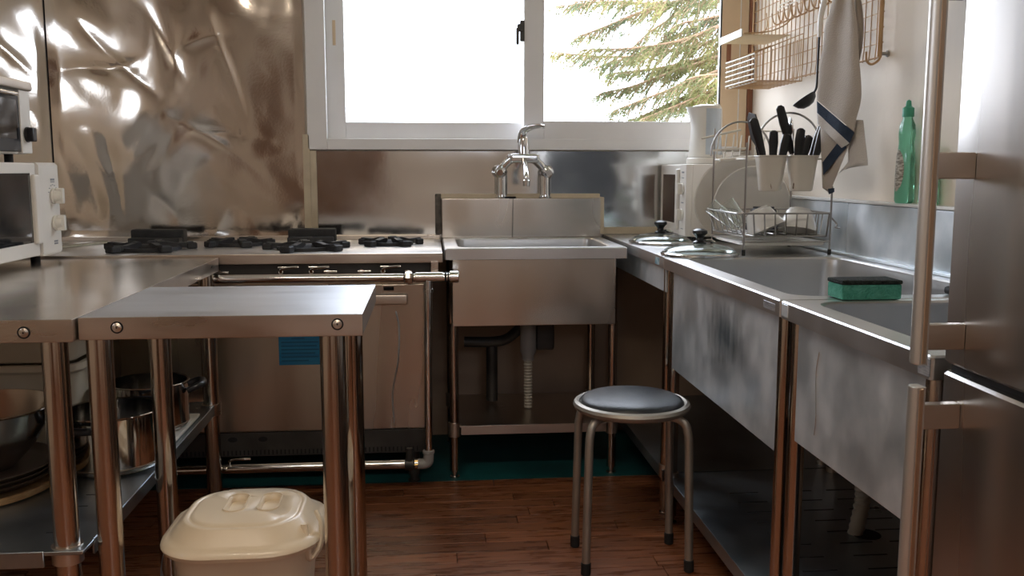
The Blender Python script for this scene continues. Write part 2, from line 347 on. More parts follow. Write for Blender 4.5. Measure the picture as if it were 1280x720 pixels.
# --- steel sheets fixed to the back wall
CREASE = [(-1.30, 1.62, -1.02, 1.38), (-1.06, 1.70, -0.92, 1.42), (-1.34, 1.44, -1.10, 1.52), (-0.98, 1.30, -0.62, 1.06), (-0.80, 1.62, -0.70, 1.28), (-1.22, 1.20, -1.16, 0.92), (-0.90, 1.22, -0.58, 1.20), (-1.62, 1.60, -1.46, 1.42), (-1.90, 1.50, -1.55, 1.36), (-0.95, 1.52, -0.75, 1.56)]
def dents(x, z, amp):
    p = Vector((x * 1.0, z * 0.8, 3.1))
    wv = Vector((noise.noise(p * 3 + Vector((3, 7, 1))), noise.noise(p * 3 + Vector((8, 2, 5))), 0)) * .09
    q = p + wv
    d = 0.009 * noise.noise(q * 2.6) + 0.0056 * noise.noise(q * 6.0 + Vector((5, 1, 2))) + 0.0016 * noise.noise(q * 15)
    d += 0.0045 * (1 - abs(noise.noise(q * 4.2 + Vector((9, 4, 0)))) * 2.2)
    for x0, z0, x1, z1 in CREASE:                              # sharp kicks and folds beaten into the sheet
        ux, uz = x1 - x0, z1 - z0; L2 = ux * ux + uz * uz; t = max(0, min(1, ((x + wv.x * .6 - x0) * ux + (z + wv.y * .6 - z0) * uz) / L2))
        dd = math.hypot(x + wv.x * .6 - x0 - ux * t, z + wv.y * .6 - z0 - uz * t)
        if dd < .09: d += 0.006 * math.exp(-dd / .022) * math.sin(PI * (0.12 + 0.76 * t))
    return d * amp
def crumpled(x0, x1, z0, z1, nx, nz, ampf):
    bm = NB(); g = []
    for j in range(nz + 1):
        r_ = []
        for i in range(nx + 1):
            x = x0 + (x1 - x0) * i / nx; z = z0 + (z1 - z0) * j / nz
            e = min(1, i / 4, (nx - i) / 4, j / 4, (nz - j) / 4)
            r_.append(bm.verts.new((x, YB - 0.014 + dents(x, z, ampf(x, z)) * e, z)))
        g.append(r_)
    for j in range(nz):
        for i in range(nx): bm.faces.new((g[j][i], g[j][i + 1], g[j + 1][i + 1], g[j + 1][i]))
    return bm
obj('steel_sheet', crumpled(-1.412, -0.472, 0.80, 2.48, 110, 170, lambda x, z: 0.55 + .45 * max(0, min(1, (-.70 - x) / .2))), M['sheet'], wall_back, 180, label='crumpled mirror-like steel sheet behind the stove')
obj('steel_sheet', crumpled(-2.09, -1.420, 0.80, 2.48, 80, 170, lambda x, z: 0.9), M['sheet'], wall_back, 180, label='crumpled steel sheet behind the microwave')
bm = NB(); box(bm, -1.4205, -1.4115, YB - 0.006, YB - 0.002, 0.80, 2.48); obj('sheet_seam', bm, M['slot'], wall_back, 0, label='dark seam between steel sheets')
bm = NB()
g = [[bm.verts.new((-0.466 + 1.756 * i / 90, YB - 0.012 + 0.0022 * noise.noise(Vector((i * .09, j * .12, 1))) * min(1, i / 3, (90 - i) / 3, j / 3, (20 - j) / 3), 0.80 + 0.352 * j / 20)) for i in range(91)] for j in range(21)]
for j in range(20):
    for i in range(90): bm.faces.new((g[j][i], g[j][i + 1], g[j + 1][i + 1], g[j + 1][i]))
obj('steel_sheet', bm, M['sheetflat'], wall_back, 180, label='smooth steel sheet below the window')
bm = NB(); box(bm, -0.482, -0.455, YB - 0.024, YB - 0.004, 0.83, 1.215, 0.002); box(bm, -0.455, -0.432, YB - 0.022, YB - 0.004, 0.83, 1.153, 0.002)
obj('tape_strip', bm, M['tape'], wall_back, label='yellowed tape over the sheet joint')
bm = NB(); box(bm, 0.69, 0.94, YB - 0.020, YB - 0.004, 0.822, 0.850, 0.002); obj('tape_strip', bm, M['tape'], wall_back, label='yellowed tape along the worktop')
# wall-side trims
bm = NB(); box(bm, 1.276, 1.299, YB - 0.03, YB - 0.001, 1.157, 2.45, 0.002); struct('trim_1', bm, M['browntrim'])
bm = NB(); box(bm, 1.262, 1.2985, 1.23, 3.645, 0.981, 0.990, 0.0025); struct('trim_2', bm, M['caulk'])

# --- window in the back wall
win = tag(thing('window_1', None, None, ((WX0 + WX1) / 2, YB, WZ0)), kind='structure')
def frame_rect(bm, x0, x1, z0, z1, t_l, t_r, t_b, t_t, y0, y1, bev=0.002):
    box(bm, x0, x0 + t_l, y0, y1, z0, z1, bev); box(bm, x1 - t_r, x1, y0, y1, z0, z1, bev)
    box(bm, x0 + t_l, x1 - t_r, y0, y1, z0, z0 + t_b, bev); box(bm, x0 + t_l, x1 - t_r, y0, y1, z1 - t_t, z1, bev)
bm = NB(); frame_rect(bm, -0.463, 1.274, 1.157, 2.22, 0.075, 0.036, 0.043, 0.07, YB - 0.024, YB + 0.012, 0.003); obj('casing', bm, M['frame'], win)
bm = NB(); box(bm, -0.398, -0.392, YB + 0.012, YB + 0.14, 1.2, 2.15); box(bm, -0.40, 1.245, YB + 0.012, YB + 0.14, 1.190, 1.197); obj('reveal', bm, M['caulk'], win, 0)
bm = NB(); frame_rect(bm, -0.392, 0.44, 1.20, 2.15, 0.072, 0.05, 0.066, 0.06, YB + 0.04, YB + 0.07); sl = obj('sash', bm, M['frame'], win, label='left sliding sash')
bm = NB(); box(bm, -0.322, 0.392, YB + 0.053, YB + 0.057, 1.264, 2.092); obj('pane', bm, M['pane'], sl, 0)
bm = NB(); box(bm, -0.364, -0.352, YB + 0.0385, YB + 0.0405, 1.56, 1.655, 0.0008); obj('pull_recess', bm, M['casing'], sl)
bm = NB(); frame_rect(bm, 0.378, 1.243, 1.172, 2.16, 0.080, 0.078, 0.098, 0.06, YB - 0.022, YB + 0.010); sr = obj('sash', bm, M['frame'], win, label='right sliding sash')
bm = NB(); box(bm, 0.456, 1.167, YB - 0.006, YB - 0.002, 1.268, 2.10); obj('pane', bm, M['pane'], sr, 0)
bm = NB(); box(bm, 1.160, 1.1655, YB - 0.024, YB - 0.020, 1.27, 2.10); obj('gasket', bm, M['frame_dark'], sr, 0)
bm = NB(); box(bm, 1.167, 1.240, YB - 0.0245, YB - 0.0215, 1.172, 2.16, .0008); obj('stile_warm_tint', bm, M['casing'], sr, label='tan facing of the end stile, warm light put into its colour')  # warm light on the right stile put into a tan overlay
bm = NB(); box(bm, 1.244, 1.2745, YB - 0.0265, YB - 0.0235, 1.157, 2.22, .0008); obj('casing_warm_tint', bm, M['casing'], win)  # the casing edge gets the same warm light as a tan overlay
bm = NB(); box(bm, 1.188, 1.206, YB - 0.0262, YB - 0.0240, 1.50, 1.60, 0.0008); obj('pull_recess', bm, M['browntrim'], sr)
bm = NB(); box(bm, 0.362, 0.380, YB - 0.030, YB - 0.006, 1.575, 1.655, 0.004); box(bm, 0.345, 0.358, YB - 0.044, YB - 0.030, 1.560, 1.625, 0.004); box(bm, 0.350, 0.372, YB - 0.040, YB - 0.026, 1.61, 1.64, 0.004)
obj('latch', bm, M['darkmetal'], sr)
# --- unseen left-wall window, added for fill light and highlights in the steel sheet
fill_win_left = tag(thing('fill_window_left', None, None, (XL, 1.72, 1.48)), kind='structure')
bm = NB()
for y0, y1, z0, z1 in ((1.16, 1.21, 1.48, 1.82), (2.23, 2.28, 1.48, 1.82), (1.21, 2.23, 1.48, 1.52), (1.21, 2.23, 1.78, 1.82), (1.70, 1.74, 1.52, 1.78)):
    box(bm, XL - 0.08, XL - 0.03, y0, y1, z0, z1, 0.002)
obj('frame', bm, M['frame'], fill_win_left)
for y0, y1 in ((1.21, 1.70), (1.74, 2.23)):
    bm = NB(); box(bm, XL - 0.057, XL - 0.053, y0, y1, 1.52, 1.78); obj('pane', bm, M['pane'], fill_win_left, 0)
fill_win_rear = tag(thing('fill_window_rear', None, None, (0.60, YF, 1.55)), kind='structure')  # unseen rear window, added for fill light from behind the camera
bm = NB(); frame_rect(bm, 0.2, 1.0, 1.55, 2.15, .06, .06, .06, .06, YF - .09, YF - .04); box(bm, .58, .62, YF - .09, YF - .04, 1.61, 2.09, .002); obj('frame', bm, M['frame'], fill_win_rear)
for x0, x1 in ((.26, .58), (.62, .94)):
    bm = NB(); box(bm, x0, x1, YF - .067, YF - .063, 1.61, 2.09); obj('pane', bm, M['pane'], fill_win_rear, 0)
# --- door in the wall opposite the window
door = tag(thing('door_1', None, None, (-0.9, YF, 0)), kind='structure')
bm = NB(); box(bm, -1.30, -0.50, YF + 0.001, YF + 0.03, 0.002, 2.02, 0.003); obj('leaf', bm, M['doorwood'], door)
bm = NB(); box(bm, -1.38, -1.302, YF + 0.001, YF + 0.045, 0.002, 2.10, 0.003); box(bm, -0.498, -0.42, YF + 0.001, YF + 0.045, 0.002, 2.10, 0.003); box(bm, -1.302, -0.498, YF + 0.001, YF + 0.045, 2.022, 2.10, 0.003); obj('frame', bm, M['browntrim'], door)
bm = NB(); tube(bm, smoothpath([(-0.57, YF + 0.03, 1.0), (-0.57, YF + 0.075, 1.0), (-0.66, YF + 0.08, 1.0)]), 0.009); obj('door_handle', bm, M['chrome'], door)
# --- ground outside
bm = NB(); box(bm, -6, 10, YB + 0.3, 16, -0.45, -0.30); tag(struct('ground', bm, M['ground'], 0))

# ================================================================== ADDED CEILING FILL LAMP (out of view)
lamp = thing('ceiling_fill_lamp', 'added fill lamp on the ceiling, white batten with two glowing tubes', 'lamp', (-0.35, 0.7, ZC - 0.09))
bm = NB(); box(bm, -0.97, 0.27, 0.61, 0.79, ZC - 0.05, ZC, 0.006); obj('housing', bm, M['white'], lamp)  # housing of the added fill lamp
for yy in (0.65, 0.75):
    bm = NB(); cyl(bm, (-0.93, yy, ZC - 0.072), (0.23, yy, ZC - 0.072), 0.016, 12); obj('tube', bm, M['diffuser'], lamp, label='glowing warm white tube of the added fill lamp')
ll = area('fill_lamp_light', (-0.35, 0.70, ZC - 0.10), (0, 0, 0), 1.16, 0.14, power=12, col=(1.0, 0.86, 0.70))
ll.parent = lamp; ll.location = Vector((-0.35, 0.70, ZC - 0.10)) - ORG[lamp]

# ================================================================== STEEL TABLES, LEFT
def leg_tube(x, y, z0, z1, r, foot=True):
    bm = NB(); cyl(bm, (x, y, z0 + (0.025 if foot else 0)), (x, y, z1), r, 24)
    if foot: cyl(bm, (x, y, z0 + 0.004), (x, y, z0 + 0.03), r * 0.72, 16); cyl(bm, (x, y, z0), (x, y, z0 + 0.006), r * 1.05, 20)
    return bm
def pan_top(x0, x1, y0, y1, z, lip):
    """folded sheet top: flat deck with turned-down edges"""
    bm = NB(); box(bm, x0, x1, y0, y1, z - lip, z, 0.002, 2); return bm
def bolt(x, y, z, parent):
    M90 = Matrix.Rotation(PI / 2, 4, 'X')
    bm = NB(); lathe(bm, [(0, 0), (0.0095, 0), (0.0095, 0.0015), (0.007, 0.003), (0.0066, 0.0022), (0.0045, 0.0034), (0, 0.0036)], 20, (x, y, z), M90)
    b = obj('bolt', bm, M['lip'], parent, 18)
    bm = NB(); lathe(bm, [(0, 0.0037), (0.0018, 0.0037), (0, 0.0042)], 8, (x, y, z), M90); obj('socket', bm, M['slot'], b, 0)
    bm = NB(); lathe(bm, [(0.0088, 0), (0.0118, 0), (0.0118, 0.0018), (0.0088, 0.0018)], 20, (x, y, z), M90); obj('washer', bm, M['slot'], b)

TA = thing('prep_table', 'large stainless steel prep table carrying the microwave, with a lower shelf', 'table', (-1.30, 2.39, 0), None)
bm = pan_top(-1.95, -0.672, 1.78, 3.01, 0.80, 0.044)
for f in bm.faces: f.normal_update(); f.material_index = 0 if f.normal.z > .5 else 1
obj('table_top', bm, [M['top_a'], M['lip']], TA)
for x, y in ((-0.728, 1.835), (-0.700, 2.95), (-1.90, 1.835), (-1.90, 2.95)):
    obj('leg', leg_tube(x, y, 0, 0.757, 0.0245), M['leg'], TA)
    bm = NB(); lathe(bm, [(0.0247, 0), (0.030, 0), (0.030, 0.036), (0.0247, 0.036)], 24, (x, y, 0.301)); obj('corner_bracket', bm, M['lip'], TA)
bm = NB(); box(bm, -1.92, -0.685, 1.80, 2.975, 0.327, 0.335, 0.001, 1)
box(bm, -0.690, -0.684, 1.86, 2.925, 0.303, 0.337, 0.0015, 1); box(bm, -1.87, -0.76, 1.798, 1.804, 0.303, 0.337, 0.0015, 1)
box(bm, -1.87, -0.73, 2.972, 2.978, 0.303, 0.337, 0.0015, 1)
shA = obj('lower_shelf', bm, M['shelf'], TA)
bm = NB(); box(bm, -0.795, -0.765, 1.90, 1.903, 0.3345, 0.3356); s0 = obj('slot', bm, M['slot'], shA, 0)
for i in range(9):
    for k in (0, 1, 2, 3):
        if i or k: inst(s0, shA, (-k * 0.20, i * 0.075 + 0.02 * (k % 2), 0), 'slot')
bolt(-0.760, 1.78, 0.776, TA)

TB = thing('side_table', 'small stainless steel side table standing over the cream bucket', 'table', (-0.40, 2.03, 0))
bm = pan_top(-0.669, -0.131, 1.80, 2.262, 0.80, 0.044)
for f in bm.faces: f.normal_update(); f.material_index = 0 if f.normal.z > .5 else 1
obj('table_top', bm, [M['top_b'], M['lip']], TB)
for x, y in ((-0.645, 1.84), (-0.196, 1.84), (-0.634, 2.20), (-0.186, 2.20)):
    obj('leg', leg_tube(x, y, 0, 0.757, 0.0245), M['leg'], TB)
bolt(-0.597, 1.80, 0.780, TB); bolt(-0.180, 1.80, 0.780, TB)

# ================================================================== GAS STOVE
ST = thing('gas_stove', 'stainless steel commercial gas stove with four black burner grates', 'stove', (-0.72, 3.36, 0))
SX0, SX1 = -1.48, 0.045
bm = NB(); box(bm, SX0, SX1, 3.03, 3.655, 0.775, 0.808, 0.003)
for f in bm.faces: f.normal_update(); f.material_index = 0 if f.normal.z > .5 else 1
obj('stove_top', bm, [M['top'], M['lip']], ST)
bm = NB(); box(bm, SX0 + 0.02, -0.012, 3.09, 3.64, 0.115, 0.7745, 0.003); obj('body', bm, M['stove'], ST)
bm = NB(); box(bm, SX0 + 0.02, 0.012, 3.062, 3.0895, 0.715, 0.7745, 0.003); obj('shaded_control_band', bm, M['darkmetal'], ST)  # shadow under the stove top put into the dark band colour
bm = NB(); box(bm, -1.10, -0.016, 3.072, 3.0895, 0.205, 0.70, 0.004); dr = obj('oven_door', bm, M['stove'], ST)
bm = NB(); box(bm, -0.62, -0.073, 3.046, 3.0715, 0.634, 0.668, 0.006); obj('door_handle', bm, M['lip'], dr)
bm = NB(); box(bm, -0.152, -0.118, 3.066, 3.0718, 0.680, 0.692, 0.001); obj('latch_slot', bm, M['slot'], dr, 0)
# dent line on the oven door, its wavy highlight laid on as lighter steel
bm = NB(); pp = smoothpath([(-0.113, 3.0716, 0.61), (-0.103, 3.0716, 0.55), (-0.108, 3.0716, 0.44), (-0.128, 3.0716, 0.33), (-0.124, 3.0716, 0.22)], 8)
tube(bm, pp, [0.0012] + [0.003] * (len(pp) - 2) + [0.001], 8); obj('crease_glint', bm, M['top_b'], dr)
bm = NB(); box(bm, -0.502, -0.363, 3.0705, 3.0717, 0.432, 0.532, 0.0004, 1); stk = obj('sticker', bm, M['sticker'], dr, 0, label='blue printed notice sticker')
for i, (a, b) in enumerate(((0.30, 0.62), (0.06, 0.94), (0.06, 0.90), (0.06, 0.95), (0.06, 0.86), (0.06, 0.93), (0.06, 0.70))):
    z = 0.522 - i * 0.0125
    bm = NB(); box(bm, -0.502 + 0.139 * a, -0.502 + 0.139 * b, 3.0700, 3.0706, z - 0.0022, z + 0.0022); obj('print_line', bm, M['stickertext'], stk, 0)
bm = NB(); box(bm, -1.45, -0.016, 3.078, 3.0895, 0.118, 0.200, 0.002); gr = obj('vent_strip', bm, M['darkmetal'], ST)
bm = NB(); box(bm, -0.90, -0.8955, 3.0762, 3.0785, 0.124, 0.140); v0 = obj('vent_slot', bm, M['slot'], gr, 0)
for i in range(1, 64): inst(v0, gr, (i * 0.0135, 0, 0), 'vent_slot')
for x in (-0.665, -0.565):
    bm = NB(); lathe(bm, [(0, 0), (0.011, 0), (0.011, 0.0015), (0, 0.0016)], 20, (0, 0, 0), Matrix.Rotation(PI / 2, 4, 'X')); xf(bm, Matrix.Translation((x, 3.0780, 0.178)) @ Matrix.Diagonal((1.4, 1, 0.8, 1)))
    obj('peep_hole', bm, M['slot'], gr, 0)
for x in (-1.40, -0.06):
    for y in (3.13, 3.58): obj('leg', leg_tube(x, y, 0, 0.12, 0.02), M['darkmetal'], ST)
# valve levers on the control band
def cock(x, big):
    bm = NB()
    cyl(bm, (x, 3.062, 0.748), (x, 3.038, 0.748), 0.008, 12, 0.001)
    if big:
        tube(bm, smoothpath([(x, 3.040, 0.746), (x + 0.002, 3.033, 0.757), (x + 0.028, 3.030, 0.763), (x + 0.058, 3.032, 0.765)], 5), [0.005] * 14 + [0.0045] * 2, 8, flat=0.7)
        box(bm, x - 0.008, x + 0.06, 3.028, 3.036, 0.7615, 0.767, 0.002)
    else:
        box(bm, x - 0.012, x + 0.032, 3.034, 3.042, 0.744, 0.752, 0.002)
    return bm
for px, big in ((275, 0), (352, 1), (390, 1), (410, 0), (452, 0), (479, 1)):
    p = atY(px, 333, 3.06); obj('gas_cock', cock(p.x, big), M['chrome'], ST)
# gas supply pipe round the stove front
GP = 2.995
bm = NB(); cyl(bm, (-1.45, GP, 0.733), (0.080, GP, 0.731), 0.0145, 20); gp = obj('gas_pipe', bm, M['chrome'], ST)
bm = NB(); lathe(bm, [(0, 0), (0.014, 0), (0.022, 0.006), (0.024, 0.017), (0.022, 0.028), (0.014, 0.034), (0, 0.034)], 8, (-0.084, GP, 0.732), Matrix.Rotation(PI / 2, 4, 'Y')); obj('union_nut', bm, M['steelpot'], gp)
bm = NB(); cyl(bm, (-0.045, GP, 0.732), (0.045, GP, 0.732), 0.0175, 20, 0.001); cyl(bm, (-0.004, GP, 0.735), (-0.004, GP, 0.690), 0.0135, 20, 0.001); obj('tee', bm, M['chrome'], gp)
bm = NB(); cyl(bm, (0.050, GP, 0.732), (0.056, GP, 0.732), 0.017, 20); cyl(bm, (0.059, GP, 0.732), (0.064, GP, 0.732), 0.017, 20); obj('gasket', bm, M['rubber'], gp)
bm = NB(); cyl(bm, (0.066, GP, 0.732), (0.096, GP, 0.732), 0.0195, 20, 0.002); obj('end_cap', bm, M['chrome'], gp)
bm = NB(); cyl(bm, (-0.004, GP, 0.695), (-0.004, GP, 0.682), 0.017, 16, 0.001); cyl(bm, (-0.004, GP, 0.69), (-0.009, GP, 0.12), 0.0135, 20); obj('riser_pipe', bm, M['chrome'], gp)
bm = NB(); cyl(bm, (-1.45, GP, 0.104), (-0.03, GP, 0.104), 0.015, 20); obj('lower_pipe', bm, M['chrome'], gp)
bm = NB(); tube(bm, smoothpath([(-0.045, GP, 0.104), (-0.02, GP, 0.104), (-0.010, GP, 0.114), (-0.009, GP, 0.145)], 5), 0.0175, 14); cyl(bm, (-0.009, GP, 0.138), (-0.009, GP, 0.150), 0.020, 16, 0.002); obj('elbow', bm, M['pvc'], gp)
bm = NB(); cyl(bm, (-0.058, GP, 0.104), (-0.044, GP, 0.104), 0.0165, 6); obj('brass_nut', bm, M['brass'], gp)
bm = NB(); cyl(bm, (-0.088, GP, 0.104), (-0.056, GP, 0.104), 0.021, 12, 0.003); tube(bm, [(-0.072, GP - 0.002, 0.104), (-0.072, GP - 0.006, 0.135), (-0.072, GP - 0.006, 0.160)], [0.014, 0.012, 0.011], 12); obj('shutoff_valve', bm, M['darkmetal'], gp)
bm = NB(); tube(bm, smoothpath([(-0.66, GP, 0.116), (-0.655, GP - 0.01, 0.135), (-0.62, GP - 0.012, 0.139), (-0.59, GP - 0.01, 0.138)], 5), 0.0045, 8); obj('pilot_lever', bm, M['chrome'], gp)
bm = NB(); box(bm, 0.006, 0.030, 3.012, 3.035, 0.745, 0.780, 0.001); obj('pipe_bracket', bm, M['lip'], gp)
# burner grates and burner caps
def grate(cx, cy, r, rot, arms, name='burner_grate'):
    bm = NB()
    lathe(bm, [(r * .60, .806), (r * .70, .806), (r * .70, .817), (r * .60, .817), (r * .60, .806)], 28, (cx, cy, 0.003))
    for k in range(arms):
        a = rot + 2 * PI * k / arms; c, s = math.cos(a), math.sin(a)
        Mx = Matrix.Translation((cx, cy, 0)) @ Matrix.Rotation(a, 4, 'Z')
        pr = [(r * .22, .818), (r * .98, .809), (r, .816), (r * .94, .833), (r * .60, .829), (r * .36, .836), (r * .24, .835)]
        loft(bm, [[Mx @ Vector((q, -0.012, z)) for q, z in pr], [Mx @ Vector((q, 0.012, z)) for q, z in pr]])
        box(bm, r * .80, r * 1.02, -0.019, 0.019, .8085, .829, .003, 1, Mx)
    g = obj(name, bm, M['iron'], ST, 30)
    bm = NB(); lathe(bm, [(0, .8085), (r * .34, .8085), (r * .36, .816), (r * .26, .826), (0, .828)], 24, (cx, cy, 0)); obj('burner_cap', bm, M['iron'], g)
for a in ((-0.955, 3.235, 0.155, 0.35, 5), (-0.685, 3.40, 0.125, 0.1, 5), (-0.415, 3.21, 0.150, 0.55, 5), (-0.140, 3.38, 0.118, 0.25, 5)): grate(*a)
for x0, x1 in ((-1.095, -0.905), (-0.525, -0.350)):
    bm = NB(); box(bm, x0, x1, 3.50, 3.56, 0.8085, 0.860, 0.006); box(bm, x0 + 0.004, x1 - 0.004, 3.45, 3.52, 0.8085, 0.832, 0.004); obj('heat_deflector', bm, M['iron'], ST)
bm = NB(); tube(bm, smoothpath([(-1.36, 3.20, 0.816), (-1.25, 3.24, 0.818), (-1.16, 3.30, 0.824), (-1.12, 3.33, 0.826)], 5), 0.006, 8); obj('lighter_rod', bm, M['chrome'], ST)
bm = NB(); box(bm, SX0, SX1, 3.640, 3.664, 0.808, 0.824, 0.002); obj('back_lip', bm, M['lip'], ST)
bm = NB(); box(bm, -0.105, 0.005, 3.0285, 3.0305, 0.781, 0.797, 0.0005, 1); obj('maker_plate', bm, M['lip'], ST)

# ================================================================== SINK UNDER THE WINDOW
def deck_with_basin(x0, x1, y0, y1, z, lip, bx0, bx1, by0, by1, rad, depth, parent, mtop, floor_slope=0.01):
    """sink deck: outer turned-down lip, flat rim with a rounded-corner opening; the basin is its own mesh"""
    k = 5; cx, cy = (x0 + x1) / 2, (y0 + y1) / 2; icx, icy = (bx0 + bx1) / 2, (by0 + by1) / 2
    O = lambda s, zz: at_z(rrect(cx, cy, x1 - x0 - s, y1 - y0 - s, 0.006, k), zz)
    I = lambda s, zz, r=rad: at_z(rrect(icx, icy, bx1 - bx0 + s, by1 - by0 + s, r, k), zz)
    bm = NB()
    loft(bm, [O(0.004, z - lip), O(0, z - lip), O(0, z - 0.003), O(0.006, z), I(0.012, z, rad + .004), I(0.003, z - 0.004, rad + .001), I(0.002, z - 0.012)], False, False)
    d = obj('deck', bm, mtop, parent, 30)
    bm = NB()
    loft(bm, [I(0.0015, z - 0.008), I(-0.004, z - 0.03), I(-0.012, z - depth + 0.04), I(-0.03, z - depth + 0.008), I(-0.07, z - depth)], False, True)
    loft(bm, [I(0.006, z - 0.020), I(0.0, z - depth + 0.03), I(-0.02, z - depth - 0.004)], False, True)
    b = obj('basin', bm, M['basin'], parent, 40)
    bm = NB(); lathe(bm, [(0, 0.004), (0.02, 0.003), (0.030, 0.005), (0.038, 0.001), (0.038, -0.004)], 24, (icx, icy, z - depth)); obj('drain', bm, M['chrome'], b)
    return d, b
SK = thing('corner_sink', 'stainless steel single basin sink below the window, with open lower shelf', 'sink', (0.365, 3.36, 0))
deck_with_basin(0.052, 0.680, 3.105, 3.615, 0.815, 0.038, 0.104, 0.632, 3.162, 3.560, 0.035, 0.235, SK, M['top'])
bm = NB(); box(bm, 0.078, 0.645, 3.122, 3.136, 0.545, 0.7765, 0.003); box(bm, 0.629, 0.645, 3.137, 3.57, 0.545, 0.7765, 0.002); box(bm, 0.078, 0.094, 3.137, 3.57, 0.545, 0.7765, 0.002)
obj('front_apron', bm, M['apron'], SK)
bm = NB(); box(bm, 0.052, 0.680, 3.600, 3.664, 0.8155, 0.968, 0.003); bg_ = obj('backguard', bm, M['apron'], SK)
bm = NB(); box(bm, 0.050, 0.682, 3.640, 3.662, 0.966, 0.985, 0.002); obj('tape_strip', bm, M['tape'], bg_, label='yellowed tape along the backguard top')
bm = NB(); box(bm, 0.026, 0.052, 3.648, 3.6635, 0.826, 0.985, 0.004); obj('sealant', bm, M['grime'], bg_, label='dark crumbling sealant')
bm = NB(); box(bm, 0.676, 0.692, 3.60, 3.662, 0.826, 0.972, 0.002); obj('tape_strip', bm, M['tape'], bg_)
for x in (0.082, 0.642):
    for y in (3.150, 3.585):
        obj('leg', leg_tube(x, y, 0, 0.55 if y < 3.3 else 0.78, 0.0165), M['leg'], SK)
        bm = NB(); lathe(bm, [(0.0167, 0), (0.022, 0), (0.022, 0.05), (0.0167, 0.05)], 20, (x, y, 0.150)); obj('corner_bracket', bm, M['lip'], SK)
bm = NB(); box(bm, 0.105, 0.620, 3.132, 3.138, 0.158, 0.190, 0.001); box(bm, 0.075, 0.65, 3.138, 3.59, 0.184, 0.190, 0.001); obj('lower_shelf', bm, M['lip'], SK)
bm = NB(); lathe(bm, [(0, .575), (.042, .575), (.042, .55), (.030, .54), (.030, .41), (.022, .39), (.022, .375), (.0, .375)], 24, (0.365, 3.36, 0)); dp = obj('drain_trap', bm, M['pvc'], SK)
bm = NB(); 
for i in range(16): lathe(bm, [(.0135, 0), (.017, .004), (.0135, .0105)], 16, (0.365, 3.36, 0.192 + i * 0.0115))
obj('drain_hose', bm, M['hose'], dp)
bm = NB(); tube(bm, smoothpath([(0.365, 3.36, 0.53), (0.30, 3.42, 0.45), (0.235, 3.44, 0.43), (0.13, 3.45, 0.43)], 5), 0.020, 12); tube(bm, [(0.235, 3.45, 0.43), (0.235, 3.45, 0.20)], 0.022, 12); box(bm, 0.40, 0.47, 3.40, 3.47, 0.40, 0.54, 0.01); obj('waste_pipe', bm, M['darkmetal'], dp)
bm = NB()
for i in range(48):
    t = i / 47; p0 = Vector((0.330 - 0.006 * t, 3.598 - 0.012 * min(1, t * 3) + 0.0, 0.968 - 0.30 * t)); 
    lathe(bm, [(0, -.0022), (.0017, -.0012), (.0017, .0012), (0, .0022)], 6, p0)
obj('plug_chain', bm, M['darkmetal'], SK)
bm = NB(); cyl(bm, (0.315, 3.628, 0.9685), (0.315, 3.628, 0.975), 0.030, 24, 0.002); obj('plug', bm, M['rubber'], SK)

# --- mixer tap on the backguard ledge
FC = thing('mixer_tap', 'chrome lever mixer tap on two posts above the corner sink', 'tap', (0.372, 3.630, 0.968))
TY = 3.630
for x in (0.288, 0.460):
    bm = NB(); lathe(bm, [(0, 0), (.028, 0), (.028, .004), (.024, .007), (.0225, .02), (.0225, .088), (.0, .088)], 20, (x, TY, 0.9685)); obj('post', bm, M['chrome'], FC)
    s = 1 if x < 0.37 else -1
    bm = NB(); lathe(bm, [(0, -.026), (.012, -.024), (.024, -.016), (.029, 0), (.024, .016), (.012, .024), (0, .026)], 20, (x - s * 0.006, TY - 0.004, 1.070), Matrix.Rotation(0.5 * s, 4, 'Y'))
    cyl(bm, (x - s * 0.006, TY - 0.01, 1.068), (x - s * 0.010, TY - 0.045, 1.068), 0.015, 16, 0.003); obj('elbow_joint', bm, M['chrome'], FC)
    bm = NB(); tube(bm, smoothpath([(x - s * 0.002, TY - 0.005, 1.078), (x + s * 0.026, TY - 0.012, 1.108), (x + s * 0.050, TY - 0.018, 1.122), (x + s * 0.075, TY - 0.02, 1.124)], 5), 0.0125, 14); obj('inlet_arm', bm, M['chrome'], FC)
bm = NB(); box(bm, 0.318, 0.432, TY - 0.046, TY + 0.004, 1.106, 1.142, 0.010, 3); obj('valve_body', bm, M['chrome'], FC)
bm = NB(); lathe(bm, [(0, 1.14), (.024, 1.14), (.023, 1.165), (.020, 1.195), (.016, 1.207), (0, 1.21)], 20, (0.372, TY - 0.02, 0)); obj('cartridge_cover', bm, M['chrome'], FC)
bm = NB(); pp = smoothpath([(0.366, TY - 0.018, 1.185), (0.368, TY - 0.03, 1.222), (0.392, TY - 0.05, 1.240), (0.425, TY - 0.07, 1.246), (0.447, TY - 0.08, 1.243)], 6); n_ = len(pp)
tube(bm, pp, [0.019 - 0.010 * i / (n_ - 1) for i in range(n_)], 12, flat=0.6); obj('lever', bm, M['chrome'], FC)
bm = NB(); pp = smoothpath([(0.372, TY - 0.03, 1.118), (0.370, TY - 0.09, 1.106), (0.366, TY - 0.15, 1.088), (0.364, TY - 0.20, 1.060), (0.364, TY - 0.205, 1.035)], 6)
tube(bm, pp, 0.0105, 14); cyl(bm, (0.364, TY - 0.205, 1.042), (0.364, TY - 0.205, 1.018), 0.0135, 16, 0.002); obj('spout', bm, M['chrome'], FC)

